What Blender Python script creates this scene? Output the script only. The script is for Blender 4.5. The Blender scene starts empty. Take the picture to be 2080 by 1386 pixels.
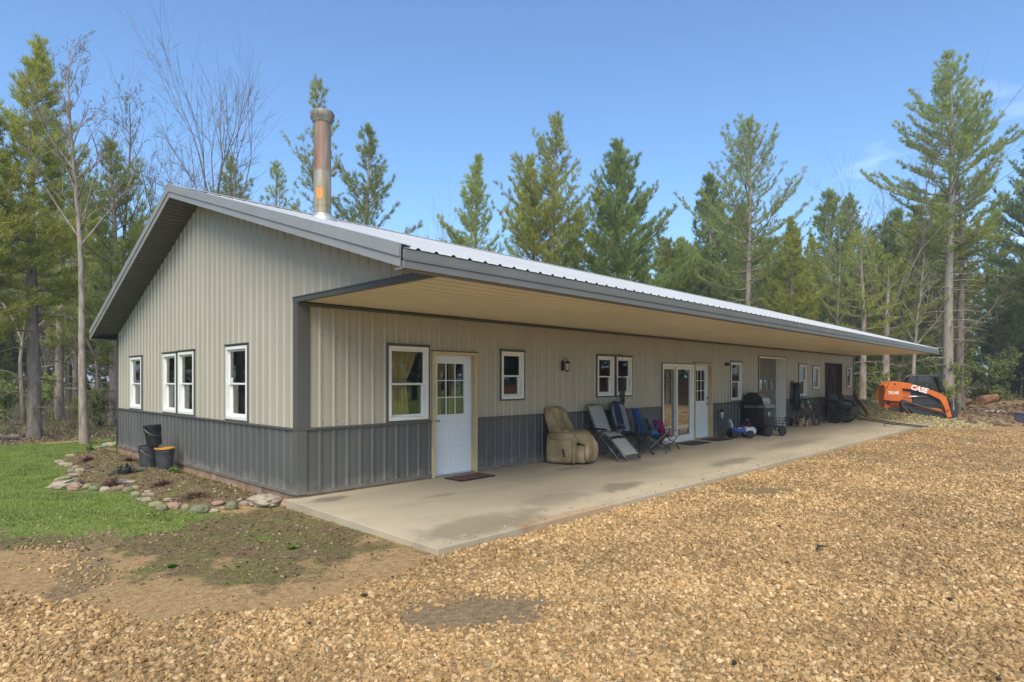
import bpy, math, random
import numpy as np
from mathutils import Vector, Matrix, noise as mnoise
PI = math.pi
scene = bpy.context.scene
COL = scene.collection

# ------------------------------------------------------------------ camera, sky, sun, exposure
CAM = Vector((-4.079, -8.10, 1.608)); TH = math.radians(43.941); FPX = 1240.0; HZ = 772.0
FWD = Vector((math.cos(TH), math.sin(TH), 0)); RGT = Vector((math.sin(TH), -math.cos(TH), 0))
cd = bpy.data.cameras.new("camera"); cam = bpy.data.objects.new("camera", cd); COL.objects.link(cam)
cam.location = CAM; cam.rotation_euler = (PI/2, 0, TH - PI/2)
cd.sensor_width = 36; cd.lens = 36*FPX/2080; cd.shift_y = (HZ - 693)/2080; cd.clip_end = 3000; cd.clip_start = .05
scene.camera = cam
SUN = Vector((-.50, -.40, .77)).normalized()
EL = math.asin(SUN.z); AZ = math.atan2(SUN.x, SUN.y)
world = bpy.data.worlds.new("World"); scene.world = world; world.use_nodes = True
wn = world.node_tree.nodes; wl = world.node_tree.links; wn.clear()
wo = wn.new('ShaderNodeOutputWorld'); bg = wn.new('ShaderNodeBackground'); bg.inputs[1].default_value = .11
sk = wn.new('ShaderNodeTexSky'); sk.sky_type = 'NISHITA'; sk.sun_disc = False
sk.sun_elevation = EL; sk.sun_rotation = AZ; sk.air_density = 1.0; sk.dust_density = .6; sk.ozone_density = 4.0
# thin wisps of cloud low above the trees to the right
wtc = wn.new('ShaderNodeTexCoord'); wmap = wn.new('ShaderNodeMapping'); wmap.inputs['Scale'].default_value = (5, 5, 16)
wnz = wn.new('ShaderNodeTexNoise'); wnz.inputs['Scale'].default_value = 1.3; wnz.inputs['Detail'].default_value = 6
wrp = wn.new('ShaderNodeMapRange'); wrp.inputs[1].default_value = .56; wrp.inputs[2].default_value = .95
cdir = (FWD*1240 + RGT*900 + Vector((0, 0, 1))*350).normalized()
wdt = wn.new('ShaderNodeVectorMath'); wdt.operation = 'DOT_PRODUCT'; wdt.inputs[1].default_value = cdir
wdr = wn.new('ShaderNodeMapRange'); wdr.inputs[1].default_value = .988; wdr.inputs[2].default_value = .998
wml = wn.new('ShaderNodeMath'); wml.operation = 'MULTIPLY'
wmx = wn.new('ShaderNodeMix'); wmx.data_type = 'RGBA'; wmx.inputs['B'].default_value = (8.5, 8.9, 9.6, 1)
wl.new(wtc.outputs['Generated'], wmap.inputs[0]); wl.new(wmap.outputs[0], wnz.inputs['Vector']); wl.new(wnz.outputs[0], wrp.inputs[0])
wl.new(wtc.outputs['Generated'], wdt.inputs[0]); wl.new(wdt.outputs['Value'], wdr.inputs[0])
wl.new(wrp.outputs[0], wml.inputs[0]); wl.new(wdr.outputs[0], wml.inputs[1]); wl.new(wml.outputs[0], wmx.inputs['Factor'])
wti = wn.new('ShaderNodeMix'); wti.data_type = 'RGBA'; wti.blend_type = 'MULTIPLY'; wti.inputs['Factor'].default_value = 1; wti.inputs['B'].default_value = (.82, .97, 1.05, 1); wl.new(sk.outputs[0], wti.inputs['A']); wl.new(wti.outputs['Result'], wmx.inputs['A']); wl.new(wmx.outputs['Result'], bg.inputs[0]); wl.new(bg.outputs[0], wo.inputs[0])
sd = bpy.data.lights.new("sun", 'SUN'); sd.energy = 2.3; sd.angle = math.radians(50); sd.color = (1, .93, .81)
so = bpy.data.objects.new("sun", sd); COL.objects.link(so); so.rotation_euler = SUN.to_track_quat('Z', 'Y').to_euler()
scene.view_settings.view_transform = 'Standard'; scene.view_settings.look = 'None'
scene.view_settings.exposure = 1.08; scene.view_settings.gamma = 1.0; scene.view_settings.use_curve_mapping = False
scene.cycles.max_bounces = 8; scene.cycles.transparent_max_bounces = 12; scene.cycles.use_denoising = True

# ------------------------------------------------------------------ helpers
def at(px, d, z=0.0):                       # world point at photo column px and depth d
    p = CAM + FWD*d + RGT*((px - 1040)/FPX*d); return Vector((p.x, p.y, z))
def top_z(py, d): return CAM.z + (HZ - py)/FPX*d

class MB:
    def __init__(s): s.v = []; s.f = []; s.m = []; s.mi = 0; s.X = None
    def _a(s, pts, faces):
        b = len(s.v)
        for p in pts:
            p = Vector(p); s.v.append(tuple(s.X @ p if s.X else p))
        for f in faces: s.f.append([b + i for i in f]); s.m.append(s.mi)
        return s
    def box(s, a, b):
        x0, x1 = sorted((a[0], b[0])); y0, y1 = sorted((a[1], b[1])); z0, z1 = sorted((a[2], b[2]))
        return s._a([(x0,y0,z0),(x1,y0,z0),(x1,y1,z0),(x0,y1,z0),(x0,y0,z1),(x1,y0,z1),(x1,y1,z1),(x0,y1,z1)],
            [(0,3,2,1),(4,5,6,7),(0,1,5,4),(1,2,6,5),(2,3,7,6),(3,0,4,7)])
    def beam(s, a, b, w, h, up=(0,0,1)):    # a bar of rectangular section from a to b
        a = Vector(a); b = Vector(b); d = (b-a).normalized(); u = Vector(up); sx = d.cross(u)
        if sx.length < 1e-4: sx = d.cross(Vector((1,0,0)))
        sx.normalize(); u = sx.cross(d).normalized(); P = []
        for c in (a, b):
            for i, j in ((-1,-1),(1,-1),(1,1),(-1,1)): P.append(c + sx*(w/2*i) + u*(h/2*j))
        return s._a(P, [(0,1,2,3),(7,6,5,4),(0,4,5,1),(1,5,6,2),(2,6,7,3),(3,7,4,0)])
    def tube(s, pts, r, n=8, closed=False, cap=True):
        pts = [Vector(p) for p in pts]; k = len(pts); rr = r if hasattr(r, '__len__') else [r]*k
        P = []; nx = None
        for i, p in enumerate(pts):
            if closed: d = pts[(i+1) % k] - pts[i-1]
            else: d = pts[min(i+1, k-1)] - pts[max(i-1, 0)]
            d = d.normalized() if d.length > 1e-9 else Vector((0,0,1))
            if nx is None:
                nx = d.cross(Vector((0,0,1)))
                if nx.length < .05: nx = d.cross(Vector((1,0,0)))
            nx = nx - d*nx.dot(d)
            nx = nx.normalized() if nx.length > 1e-6 else d.orthogonal().normalized()
            ny = d.cross(nx)
            for j in range(n):
                t = 2*PI*j/n; P.append(p + nx*(math.cos(t)*rr[i]) + ny*(math.sin(t)*rr[i]))
        F = []
        for i in range(k if closed else k-1):
            i2 = (i+1) % k
            for j in range(n):
                j2 = (j+1) % n; F.append((i*n+j, i*n+j2, i2*n+j2, i2*n+j))
        if cap and not closed: F.append(tuple(range(n-1, -1, -1))); F.append(tuple((k-1)*n+j for j in range(n)))
        return s._a(P, F)
    def lathe(s, prof, n=20, o=(0,0,0), ax='z', cap=True):
        o = Vector(o); P = []; F = []; k = len(prof)
        for r, z in prof:
            for j in range(n):
                t = 2*PI*j/n; c, q = r*math.cos(t), r*math.sin(t)
                P.append(o + Vector({'z': (c, q, z), 'x': (z, c, q), 'y': (q, z, c)}[ax]))
        for i in range(k-1):
            for j in range(n):
                j2 = (j+1) % n; F.append((i*n+j, i*n+j2, (i+1)*n+j2, (i+1)*n+j))
        if cap: F.append(tuple(range(n-1, -1, -1))); F.append(tuple((k-1)*n+j for j in range(n)))
        return s._a(P, F)
    def prism(s, poly, a, b, ax='y'):       # 2-D outline extruded from a to b along an axis
        n = len(poly)
        def q(u, w, t): return {'y': (u, t, w), 'x': (t, u, w), 'z': (u, w, t)}[ax]
        P = [q(u, w, a) for u, w in poly] + [q(u, w, b) for u, w in poly]
        F = [tuple(range(n)), tuple(range(2*n-1, n-1, -1))] + [(i, i+n, (i+1) % n + n, (i+1) % n) for i in range(n)]
        return s._a(P, F)
    def quad(s, *p): return s._a(p, [tuple(range(len(p)))])
    def grid(s, fn, nu, nv, wrap=False):
        P = [fn(i/nu, j/nv) for i in range(nu + (0 if wrap else 1)) for j in range(nv+1)]; F = []; m = nv+1
        for i in range(nu):
            i2 = (i+1) % nu if wrap else i+1
            for j in range(nv): F.append((i*m+j, i2*m+j, i2*m+j+1, i*m+j+1))
        return s._a(P, F)
    def pillow(s, c, size, e=2.6, nu=24, nv=12, fn=None):   # rounded block (superellipsoid), optionally bent by fn
        c = Vector(c)
        def sp(a): return math.copysign(abs(a)**(2/e), a)
        def pt(u, v):
            a = u*2*PI; b = (v-.5)*PI
            p = Vector((sp(math.cos(b))*sp(math.cos(a))*size[0]/2, sp(math.cos(b))*sp(math.sin(a))*size[1]/2, sp(math.sin(b))*size[2]/2))
            if fn: p = fn(p)
            return c + p
        return s.grid(pt, nu, nv, wrap=True)
    def build(s, name, mat, parent=None, smooth=False, bevel=0, sub=0):
        me = bpy.data.meshes.new(name); me.from_pydata(s.v, [], s.f)
        for m in (mat if isinstance(mat, (list, tuple)) else [mat]): me.materials.append(m)
        if any(s.m): me.polygons.foreach_set('material_index', s.m)
        if smooth:
            me.polygons.foreach_set('use_smooth', [True]*len(s.f))
            if smooth == 'auto': me.set_sharp_from_angle(angle=math.radians(35))
        me.update()
        o = bpy.data.objects.new(name, me); COL.objects.link(o); o.parent = parent
        if bevel:
            b = o.modifiers.new('bevel', 'BEVEL'); b.width = bevel; b.segments = 2; b.limit_method = 'ANGLE'
        if sub:
            b = o.modifiers.new('sub', 'SUBSURF'); b.levels = sub; b.render_levels = sub
        return o
def np_obj(name, V, F, mat, parent=None, smooth=False):
    me = bpy.data.meshes.new(name); V = np.asarray(V, np.float32); F = np.asarray(F, np.int32); k = F.shape[1]
    me.vertices.add(len(V)); me.vertices.foreach_set('co', V.ravel())
    me.loops.add(F.size); me.loops.foreach_set('vertex_index', F.ravel())
    me.polygons.add(len(F)); me.polygons.foreach_set('loop_start', np.arange(0, F.size, k, dtype=np.int32))
    if smooth: me.polygons.foreach_set('use_smooth', np.ones(len(F), bool))
    else: me.polygons.foreach_set('use_smooth', np.zeros(len(F), bool))
    me.update(calc_edges=True)
    for m in (mat if isinstance(mat, (list, tuple)) else [mat]): me.materials.append(m)
    o = bpy.data.objects.new(name, me); COL.objects.link(o); o.parent = parent
    return o
def tag(o, label=None, cat=None, group=None, kind=None):
    if label: o['label'] = label
    if cat: o['category'] = cat
    if group: o['group'] = group
    if kind: o['kind'] = kind
    return o
def thing(name, label, cat, loc=(0,0,0), rz=0, group=None):
    o = bpy.data.objects.new(name, None); COL.objects.link(o); o.location = loc; o.rotation_euler = (0, 0, rz)
    o.empty_display_size = .1
    return tag(o, label, cat, group)
def copy_tree(o, parent=None):
    c = o.copy(); COL.objects.link(c); c.parent = parent
    for ch in o.children: copy_tree(ch, c)
    return c

# ------------------------------------------------------------------ materials
def mat(name, col, rough=.6, var=.15, scale=6, metal=0.0, spec=.5, bump=0.0, bscale=80, island=0.0, obj=0.0,
        col2=None, c2lo=.5, c2hi=.65, c2scale=3, stretch=None, trans=0.0):
    m = bpy.data.materials.new(name); m.use_nodes = True; N = m.node_tree.nodes; L = m.node_tree.links
    bs = N['Principled BSDF']; bs.inputs['Roughness'].default_value = rough; bs.inputs['Metallic'].default_value = metal
    bs.inputs['Specular IOR Level'].default_value = spec
    tc = N.new('ShaderNodeTexCoord'); src = tc.outputs['Object']
    if stretch:
        mp = N.new('ShaderNodeMapping'); mp.inputs['Scale'].default_value = stretch; L.new(src, mp.inputs[0]); src = mp.outputs[0]
    nz = N.new('ShaderNodeTexNoise'); nz.inputs['Scale'].default_value = scale; nz.inputs['Detail'].default_value = 5
    L.new(src, nz.inputs['Vector'])
    cur = nz.outputs[0]
    def addv(out, amt):
        nonlocal cur
        a = N.new('ShaderNodeMath'); a.operation = 'MULTIPLY_ADD'; a.inputs[1].default_value = amt; a.inputs[2].default_value = -amt/2
        L.new(out, a.inputs[0]); b = N.new('ShaderNodeMath'); b.operation = 'ADD'; L.new(cur, b.inputs[0]); L.new(a.outputs[0], b.inputs[1]); cur = b.outputs[0]
    if island:
        ge = N.new('ShaderNodeNewGeometry'); addv(ge.outputs['Random Per Island'], island)
    if obj:
        oi = N.new('ShaderNodeObjectInfo'); addv(oi.outputs['Random'], obj)
    mr = N.new('ShaderNodeMapRange'); mr.inputs[1].default_value = .2; mr.inputs[2].default_value = .8; mr.inputs[3].default_value = 1-var*1.6; mr.inputs[4].default_value = 1+var*1.6
    L.new(cur, mr.inputs[0])
    hs = N.new('ShaderNodeVectorMath'); hs.operation = 'SCALE'; L.new(mr.outputs[0], hs.inputs['Scale'])
    if col2:
        n2 = N.new('ShaderNodeTexNoise'); n2.inputs['Scale'].default_value = c2scale; n2.inputs['Detail'].default_value = 6; L.new(src, n2.inputs['Vector'])
        r2 = N.new('ShaderNodeMapRange'); r2.inputs[1].default_value = c2lo; r2.inputs[2].default_value = c2hi
        if island:
            ge2 = N.new('ShaderNodeNewGeometry'); w2 = N.new('ShaderNodeTexWhiteNoise'); w2.noise_dimensions = '1D'; L.new(ge2.outputs['Random Per Island'], w2.inputs['W'])
            L.new(w2.outputs['Value'], r2.inputs[0])
        else: L.new(n2.outputs[0], r2.inputs[0])
        mx = N.new('ShaderNodeMix'); mx.data_type = 'RGBA'; mx.inputs['A'].default_value = (*col, 1); mx.inputs['B'].default_value = (*col2, 1)
        L.new(r2.outputs[0], mx.inputs['Factor']); L.new(mx.outputs['Result'], hs.inputs[0])
    else: hs.inputs[0].default_value = col
    L.new(hs.outputs[0], bs.inputs['Base Color'])
    if bump:
        bz = N.new('ShaderNodeTexNoise'); bz.inputs['Scale'].default_value = bscale; bz.inputs['Detail'].default_value = 4; L.new(src, bz.inputs['Vector'])
        bp = N.new('ShaderNodeBump'); bp.inputs['Strength'].default_value = bump; bp.inputs['Distance'].default_value = .02
        L.new(bz.outputs[0], bp.inputs['Height']); L.new(bp.outputs[0], bs.inputs['Normal'])
    if trans:
        tr = N.new('ShaderNodeBsdfTranslucent'); L.new(hs.outputs[0], tr.inputs[0]); ms = N.new('ShaderNodeMixShader'); ms.inputs[0].default_value = trans
        out = N['Material Output']; L.new(bs.outputs[0], ms.inputs[1]); L.new(tr.outputs[0], ms.inputs[2]); L.new(ms.outputs[0], out.inputs[0])
    return m
def glass(name, tint=.88, base=.05):
    m = bpy.data.materials.new(name); m.use_nodes = True; N = m.node_tree.nodes; L = m.node_tree.links; N.clear()
    out = N.new('ShaderNodeOutputMaterial'); t = N.new('ShaderNodeBsdfTransparent'); t.inputs[0].default_value = (tint, tint, tint*.98, 1)
    g = N.new('ShaderNodeBsdfGlossy'); g.inputs['Roughness'].default_value = .015; fr = N.new('ShaderNodeFresnel'); fr.inputs[0].default_value = 1.5
    ma = N.new('ShaderNodeMath'); ma.operation = 'MULTIPLY_ADD'; ma.inputs[1].default_value = 1.15; ma.inputs[2].default_value = base
    tc = N.new('ShaderNodeTexCoord'); nz = N.new('ShaderNodeTexNoise'); nz.inputs['Scale'].default_value = 1.7; bp = N.new('ShaderNodeBump'); bp.inputs['Strength'].default_value = .03
    L.new(tc.outputs['Object'], nz.inputs['Vector']); L.new(nz.outputs[0], bp.inputs['Height']); L.new(bp.outputs[0], g.inputs['Normal'])
    mx = N.new('ShaderNodeMixShader'); L.new(fr.outputs[0], ma.inputs[0]); L.new(ma.outputs[0], mx.inputs[0]); L.new(t.outputs[0], mx.inputs[1]); L.new(g.outputs[0], mx.inputs[2]); L.new(mx.outputs[0], out.inputs[0])
    return m
def splash(m, col, z0, z1):                 # mud splashed on the foot of a wall
    N = m.node_tree.nodes; L = m.node_tree.links; bs = N['Principled BSDF']; old = bs.inputs['Base Color'].links[0].from_socket
    tc = N.new('ShaderNodeTexCoord'); sp = N.new('ShaderNodeSeparateXYZ'); L.new(tc.outputs['Object'], sp.inputs[0])
    nz = N.new('ShaderNodeTexNoise'); nz.inputs['Scale'].default_value = 5; nz.inputs['Detail'].default_value = 8; L.new(tc.outputs['Object'], nz.inputs['Vector'])
    a = N.new('ShaderNodeMath'); a.operation = 'MULTIPLY_ADD'; a.inputs[1].default_value = .5; L.new(nz.outputs[0], a.inputs[0]); L.new(sp.outputs[2], a.inputs[2])
    r = N.new('ShaderNodeMapRange'); r.inputs[1].default_value = z1 + .25; r.inputs[2].default_value = z0 + .25; r.inputs[3].default_value = 0; r.inputs[4].default_value = .55
    L.new(a.outputs[0], r.inputs[0]); mx = N.new('ShaderNodeMix'); mx.data_type = 'RGBA'; L.new(r.outputs[0], mx.inputs['Factor']); L.new(old, mx.inputs['A']); mx.inputs['B'].default_value = (*col, 1)
    L.new(mx.outputs['Result'], bs.inputs['Base Color'])

M = dict(
    siding=mat('beige_steel_siding', (.42,.37,.28), .32, .05, 2, spec=.5, stretch=(1,1,.3), bump=.10, bscale=1.6),
    wains=mat('charcoal_steel_siding', (.108,.106,.097), .42, .12, 2, stretch=(1,1,.3), bump=.10, bscale=1.6),
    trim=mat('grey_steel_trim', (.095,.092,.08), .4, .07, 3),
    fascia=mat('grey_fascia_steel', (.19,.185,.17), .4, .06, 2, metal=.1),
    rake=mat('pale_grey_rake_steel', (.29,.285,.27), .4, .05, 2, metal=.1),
    roof=mat('pale_galvanised_roofing', (.47,.458,.435), .36, .07, 1.5, metal=.12, stretch=(1,.2,.2)),
    ceil=mat('beige_steel_ceiling', (.78,.68,.475), .4, .05, 2, stretch=(.3,1,1)),
    soff=mat('charcoal_soffit', (.10,.097,.09), .55, .1, 4),
    white=mat('white_vinyl', (.78,.755,.68), .4, .04, 5),
    dwhite=mat('white_door_paint', (.76,.77,.76), .45, .03, 3),
    wood=mat('raw_pine_lumber', (.56,.43,.22), .65, .15, 6, stretch=(6,6,.8), bump=.15),
    sill=mat('reddish_sill_board', (.30,.19,.12), .85, .3, 5, col2=(.42,.30,.19)),
    black=mat('black_metal', (.018,.018,.019), .45, .2, 10),
    blackp=mat('black_plastic', (.025,.025,.027), .5, .25, 8),
    rubber=mat('black_rubber', (.022,.021,.02), .75, .3, 12, bump=.2),
    chrome=mat('worn_chrome', (.6,.6,.6), .25, .08, 10, metal=.9),
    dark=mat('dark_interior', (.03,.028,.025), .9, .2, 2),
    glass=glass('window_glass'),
    glassd=glass('door_glass', .7, .42),
)
splash(M['wains'], (.30,.25,.19), -.05, .16)
# ------------------------------------------------------------------ ground
GRAVEL = [(-9,-1.2),(-5.2,-.9),(-3.94,-.95),(-3.38,-1.49),(-2.93,-2.36),(-2.64,-3.05),(-2.12,-3.5),(-1.72,-3.62),(-1.35,-3.5),(-.83,-3.45),(-.2,-3.22),(.5,-3.1),
          (22.5,-3.1),(23.5,-4.6),(24.5,-6.3),(26,-9),(24,-13),(6,-15.5),(-30,-18),(-30,-1)]
LAWN = [(-14,4.2),(-3.88,2.75),(-3.07,1.5),(-2.56,.35),(-1.96,.0),(-1.22,.05),(-.9,.4),(-.4,2),(0,9.3),(.8,13.0),(-.45,12.95),(-1.79,13.4),(-3.66,14.8),(-16,22),(-20,9)]
PATCHY = [(-4.4,1.6),(-3.3,-.2),(-2.67,-.43),(-2.34,-1.6),(-2.05,-2.5),(-1.52,-2.95),(-.79,-2.95),(-.25,-3.0),(-.05,-1.28),(-.05,.1),(-1.2,1),(-2.6,1.2)]
BED = [(.05,.02),(-.29,.30),(-.6,.42),(-.89,.5),(-1.17,.83),(-1.35,1.25),(-1.38,2.03),(-1.34,2.84),(-1.42,3.85),(-1.8,4.2),(-2.08,4.5),(-1.75,5.71),(-1.35,7.16),(-1.30,8.33),(-.73,9.65),(.05,10.3)]
MUDS = [[(-1.12,-4.86),(-1.5,-4.43),(-1.17,-4.36),(-.72,-4.42),(-.36,-4.78),(-.3,-5.0),(-.74,-5.02)], [(-1.80,-4.36),(-1.6,-4.28),(-1.52,-4.47),(-1.65,-4.60),(-1.80,-4.48)],
        [(5.1,-4.0),(6.1,-4.05),(6.3,-4.45),(5.3,-4.6)], [(-2.2,.2),(-2.75,-1.9),(-3.0,-1.9),(-2.55,.2)]]
def sdist(x, y, poly):                       # signed distance, positive inside
    x = np.asarray(x, float); y = np.asarray(y, float); d = np.full(x.shape, 1e9); ins = np.zeros(x.shape, bool); n = len(poly)
    for i in range(n):
        ax, ay = poly[i]; bx, by = poly[(i+1) % n]; ex, ey = bx-ax, by-ay
        t = np.clip(((x-ax)*ex + (y-ay)*ey)/(ex*ex+ey*ey+1e-12), 0, 1)
        d = np.minimum(d, np.hypot(x-ax-t*ex, y-ay-t*ey))
        c = ((ay > y) != (by > y)); c &= x < (bx-ax)*(y-ay)/((by-ay) if by != ay else 1e-9) + ax; ins ^= c
    return np.where(ins, d, -d)
def sstep(v, a, b): t = np.clip((v-a)/(b-a), 0, 1); return t*t*(3-2*t)
def wob(x, y, s=1.0):                        # cheap smooth noise, about -1..1
    return (np.sin(1.7*s*x+.6*np.sin(1.1*s*y+2)) * np.cos(1.3*s*y+.9*np.sin(.8*s*x)) + .5*np.sin(4.1*s*x+3.3*s*y+np.sin(2.3*s*y)) + .35*np.sin(7.9*s*x-6.1*s*y+1.3))/1.6
def gz(x, y):
    x = np.asarray(x, float); y = np.asarray(y, float)
    z = -.165 - .13*sstep(x, 19, 30) + .012*wob(x, y) + .006*wob(x*3, y*3)
    far = sstep(np.hypot(x-10, y-2), 30, 60)
    z = z + .10*wob(x*.2, y*.2)*far
    z = z + .15*sstep(sdist(x, y, BED), -.12, .75)*sstep(x, -2.6, 0)**.5
    for mx, my, r, h in ((50,-4.5,4,.50),(44,-5.5,2.2,.28),(57,-2.5,4,.55),(31,-4.2,1.6,.10)):
        z = z + h*np.exp(-((x-mx)**2+(y-my)**2)/r**2)*(1+.25*wob(x*1.3, y*1.3))
    z = z + 3.0*np.exp(-((x-40)/16)**2 - ((y+21)/5)**2)      # unseen earth bank, added across the yard for the sliding door to mirror
    return z
def gzf(x, y): return float(gz(np.array([x]), np.array([y]))[0])
def axis(a, b, step, lim, g=1.13):
    c = list(np.arange(a, b, step)); s = step
    lo = [a]; 
    while lo[-1] > -lim: s *= g; lo.append(lo[-1]-s)
    s = step; hi = [c[-1]]
    while hi[-1] < lim: s *= g; hi.append(hi[-1]+s)
    return np.array(lo[:0:-1] + c + hi[1:])
ax_, ay_ = axis(-7, 21, .14, 900), axis(-8, 14, .14, 900)
GX, GY = np.meshgrid(ax_, ay_, indexing='ij'); nx_, ny_ = GX.shape
Zg = gz(GX, GY)
def slab_in(x, y): return (x > -.05) & (x < 27.0) & (y > -3.25) & (y < 9.2)
Zg = np.where((GX > .25) & (GX < 26.6) & (GY > -3.0) & (GY < 9.0), np.minimum(Zg, -.2), Zg)
ii = np.arange(nx_*ny_).reshape(nx_, ny_)
Fq = np.stack([ii[:-1,:-1], ii[1:,:-1], ii[1:,1:], ii[:-1,1:]], -1).reshape(-1, 4)
def masks(x, y):
    w = wob(x*1.5, y*1.5)*.22 + wob(x*4, y*4)*.10
    g = sstep(sdist(x, y, GRAVEL) + w*.7, -.12, .22)
    lawn = sstep(sdist(x, y, LAWN) + w*2.2, -1.0, .75)
    pat = sstep(sdist(x, y, PATCHY) + w*1.5, -.9, 1.0)
    bed = sstep(sdist(x, y, BED) + w*.4, -.05, .2)
    far = sstep(np.maximum.reduce([y - 13.6 + .16*(x+2) + w*2, (x - 27.5) + w*2, -(x+17)+w*2]), -.8, .9)*sstep(-y, 60, 30)*(1-.9*sstep(x, 26, 28)*sstep(-y, -3, 1)*sstep(-x, -56, -46))
    mud = np.zeros_like(g)
    for p in MUDS: mud = np.maximum(mud, sstep(sdist(x, y, p) + w*.9, -.22, .20))
    straw = np.exp(-((x-27)/3.8)**2 - ((y+2.6)/1.7)**2)*1.3
    lawn = np.maximum(lawn, sstep(-y - 13.5 + w*3, 0, 2))
    lawn = lawn*(1-bed)*(1-g); pat = pat*(1-g)*(1-bed)
    return g, lawn, pat, bed, far, mud, np.clip(straw, 0, 1)
g_, l_, p_, b_, f_, m_, s_ = masks(GX.ravel(), GY.ravel())
def ground_material():
    m = bpy.data.materials.new('ground_cover'); m.use_nodes = True; N = m.node_tree.nodes; L = m.node_tree.links; bs = N['Principled BSDF']
    bs.inputs['Roughness'].default_value = .92; bs.inputs['Specular IOR Level'].default_value = .25
    tc = N.new('ShaderNodeTexCoord'); P = tc.outputs['Object']
    def noise(s, det=6, ro=.6):
        n = N.new('ShaderNodeTexNoise'); n.inputs['Scale'].default_value = s; n.inputs['Detail'].default_value = det; n.inputs['Roughness'].default_value = ro; L.new(P, n.inputs['Vector']); return n.outputs[0]
    def ramp(v, *stops):
        r = N.new('ShaderNodeValToRGB'); e = r.color_ramp.elements
        while len(e) < len(stops): e.new(.5)
        for k, (p, c) in zip(e, stops): k.position = p; k.color = (*c, 1)
        L.new(v, r.inputs[0]); return r.outputs[0]
    def mix(f, a, b):
        x = N.new('ShaderNodeMix'); x.data_type = 'RGBA'; L.new(f, x.inputs['Factor']); L.new(a, x.inputs['A']); L.new(b, x.inputs['B']); return x.outputs['Result']
    def mask(att, ch, amt, sc):              # vertex mask broken up by noise
        a = N.new('ShaderNodeAttribute'); a.attribute_name = att; s = N.new('ShaderNodeSeparateColor'); L.new(a.outputs['Color'], s.inputs[0]); v = s.outputs[ch]
        k = N.new('ShaderNodeMath'); k.operation = 'MULTIPLY_ADD'; k.inputs[1].default_value = amt; L.new(noise(sc), k.inputs[0]); L.new(v, k.inputs[2])
        r = N.new('ShaderNodeMapRange'); r.inputs[1].default_value = .38+amt*.5; r.inputs[2].default_value = .62+amt*.5; L.new(k.outputs[0], r.inputs[0]); return r.outputs[0]
    n1, n2, n3 = noise(3), noise(17), noise(70, 4)
    av = N.new('ShaderNodeMath'); av.operation = 'ADD'; L.new(n2, av.inputs[0]); L.new(n3, av.inputs[1]); hf = N.new('ShaderNodeMath'); hf.operation = 'MULTIPLY'; hf.inputs[1].default_value = .5; L.new(av.outputs[0], hf.inputs[0]); n23 = hf.outputs[0]
    sand = ramp(n23, (.34,(.19,.112,.046)), (.5,(.36,.225,.098)), (.66,(.48,.335,.175)))
    soil = ramp(n23, (.35,(.05,.033,.016)), (.5,(.15,.10,.05)), (.65,(.26,.18,.095)))
    lawn = ramp(n23, (.32,(.08,.09,.02)), (.5,(.15,.20,.035)), (.68,(.26,.26,.08)))
    moss = ramp(n23, (.32,(.07,.06,.02)), (.5,(.14,.13,.04)), (.68,(.24,.20,.08)))
    gbed = ramp(n3, (.3,(.10,.065,.028)), (.5,(.30,.195,.085)), (.7,(.44,.30,.15)))
    litter = ramp(n23, (.32,(.05,.035,.02)), (.5,(.17,.115,.06)), (.68,(.30,.21,.11)))
    fgreen = ramp(n23, (.3,(.04,.06,.015)), (.5,(.10,.13,.035)), (.7,(.18,.19,.07)))
    mudc = ramp(n23, (.36,(.11,.07,.036)), (.5,(.235,.158,.082)), (.64,(.33,.235,.13)))
    strw = ramp(n23, (.3,(.16,.11,.045)), (.5,(.36,.28,.12)), (.7,(.5,.41,.2)))
    c = sand
    c = mix(mask('mask_b', 0, 1.5, 2.6), c, mix(ramp(n1, (.40,(0,0,0)), (.66,(1,1,1))), soil, moss))
    c = mix(mask('mask_a', 1, .9, 1.2), c, lawn)
    c = mix(mask('mask_b', 1, .5, 3), c, mix(ramp(noise(1.8), (.50,(0,0,0)), (.60,(1,1,1))), soil, moss))
    c = mix(mask('mask_b', 2, .6, .9), c, mix(ramp(noise(.35), (.47,(0,0,0)), (.58,(1,1,1))), litter, fgreen))
    c = mix(mask('mask_a', 0, .5, 4), c, gbed)
    c = mix(mask('mask_a', 2, .5, 5), c, mudc)
    c = mix(mask('mask_c', 0, .7, 4), c, strw)
    c = mix(mask('mask_c', 1, .3, 3), c, ramp(n23, (.3,(.18,.075,.04)), (.5,(.42,.18,.10)), (.7,(.58,.30,.18))))  # red soil of the added bank, brightened to show in the door glass
    L.new(c, bs.inputs['Base Color'])
    bp = N.new('ShaderNodeBump'); bp.inputs['Strength'].default_value = .85; bp.inputs['Distance'].default_value = .035; L.new(n23, bp.inputs['Height']); L.new(bp.outputs[0], bs.inputs['Normal'])
    return m
ground = np_obj('ground', np.stack([GX.ravel(), GY.ravel(), Zg.ravel()], 1), Fq, ground_material(), smooth=True)
tag(ground, kind='structure')
def vcol(o, name, r, g, b):
    a = o.data.color_attributes.new(name, 'FLOAT_COLOR', 'POINT'); d = np.ones((len(r), 4), np.float32); d[:,0] = r; d[:,1] = g; d[:,2] = b
    a.data.foreach_set('color', d.ravel())
vcol(ground, 'mask_a', g_, l_, m_); vcol(ground, 'mask_b', p_, b_, f_); bank = np.clip(1.6*np.exp(-((GX.ravel()-40)/16)**2 - ((GY.ravel()+20)/5)**2), 0, 1); vcol(ground, 'mask_c', s_, bank, s_*0)

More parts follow.
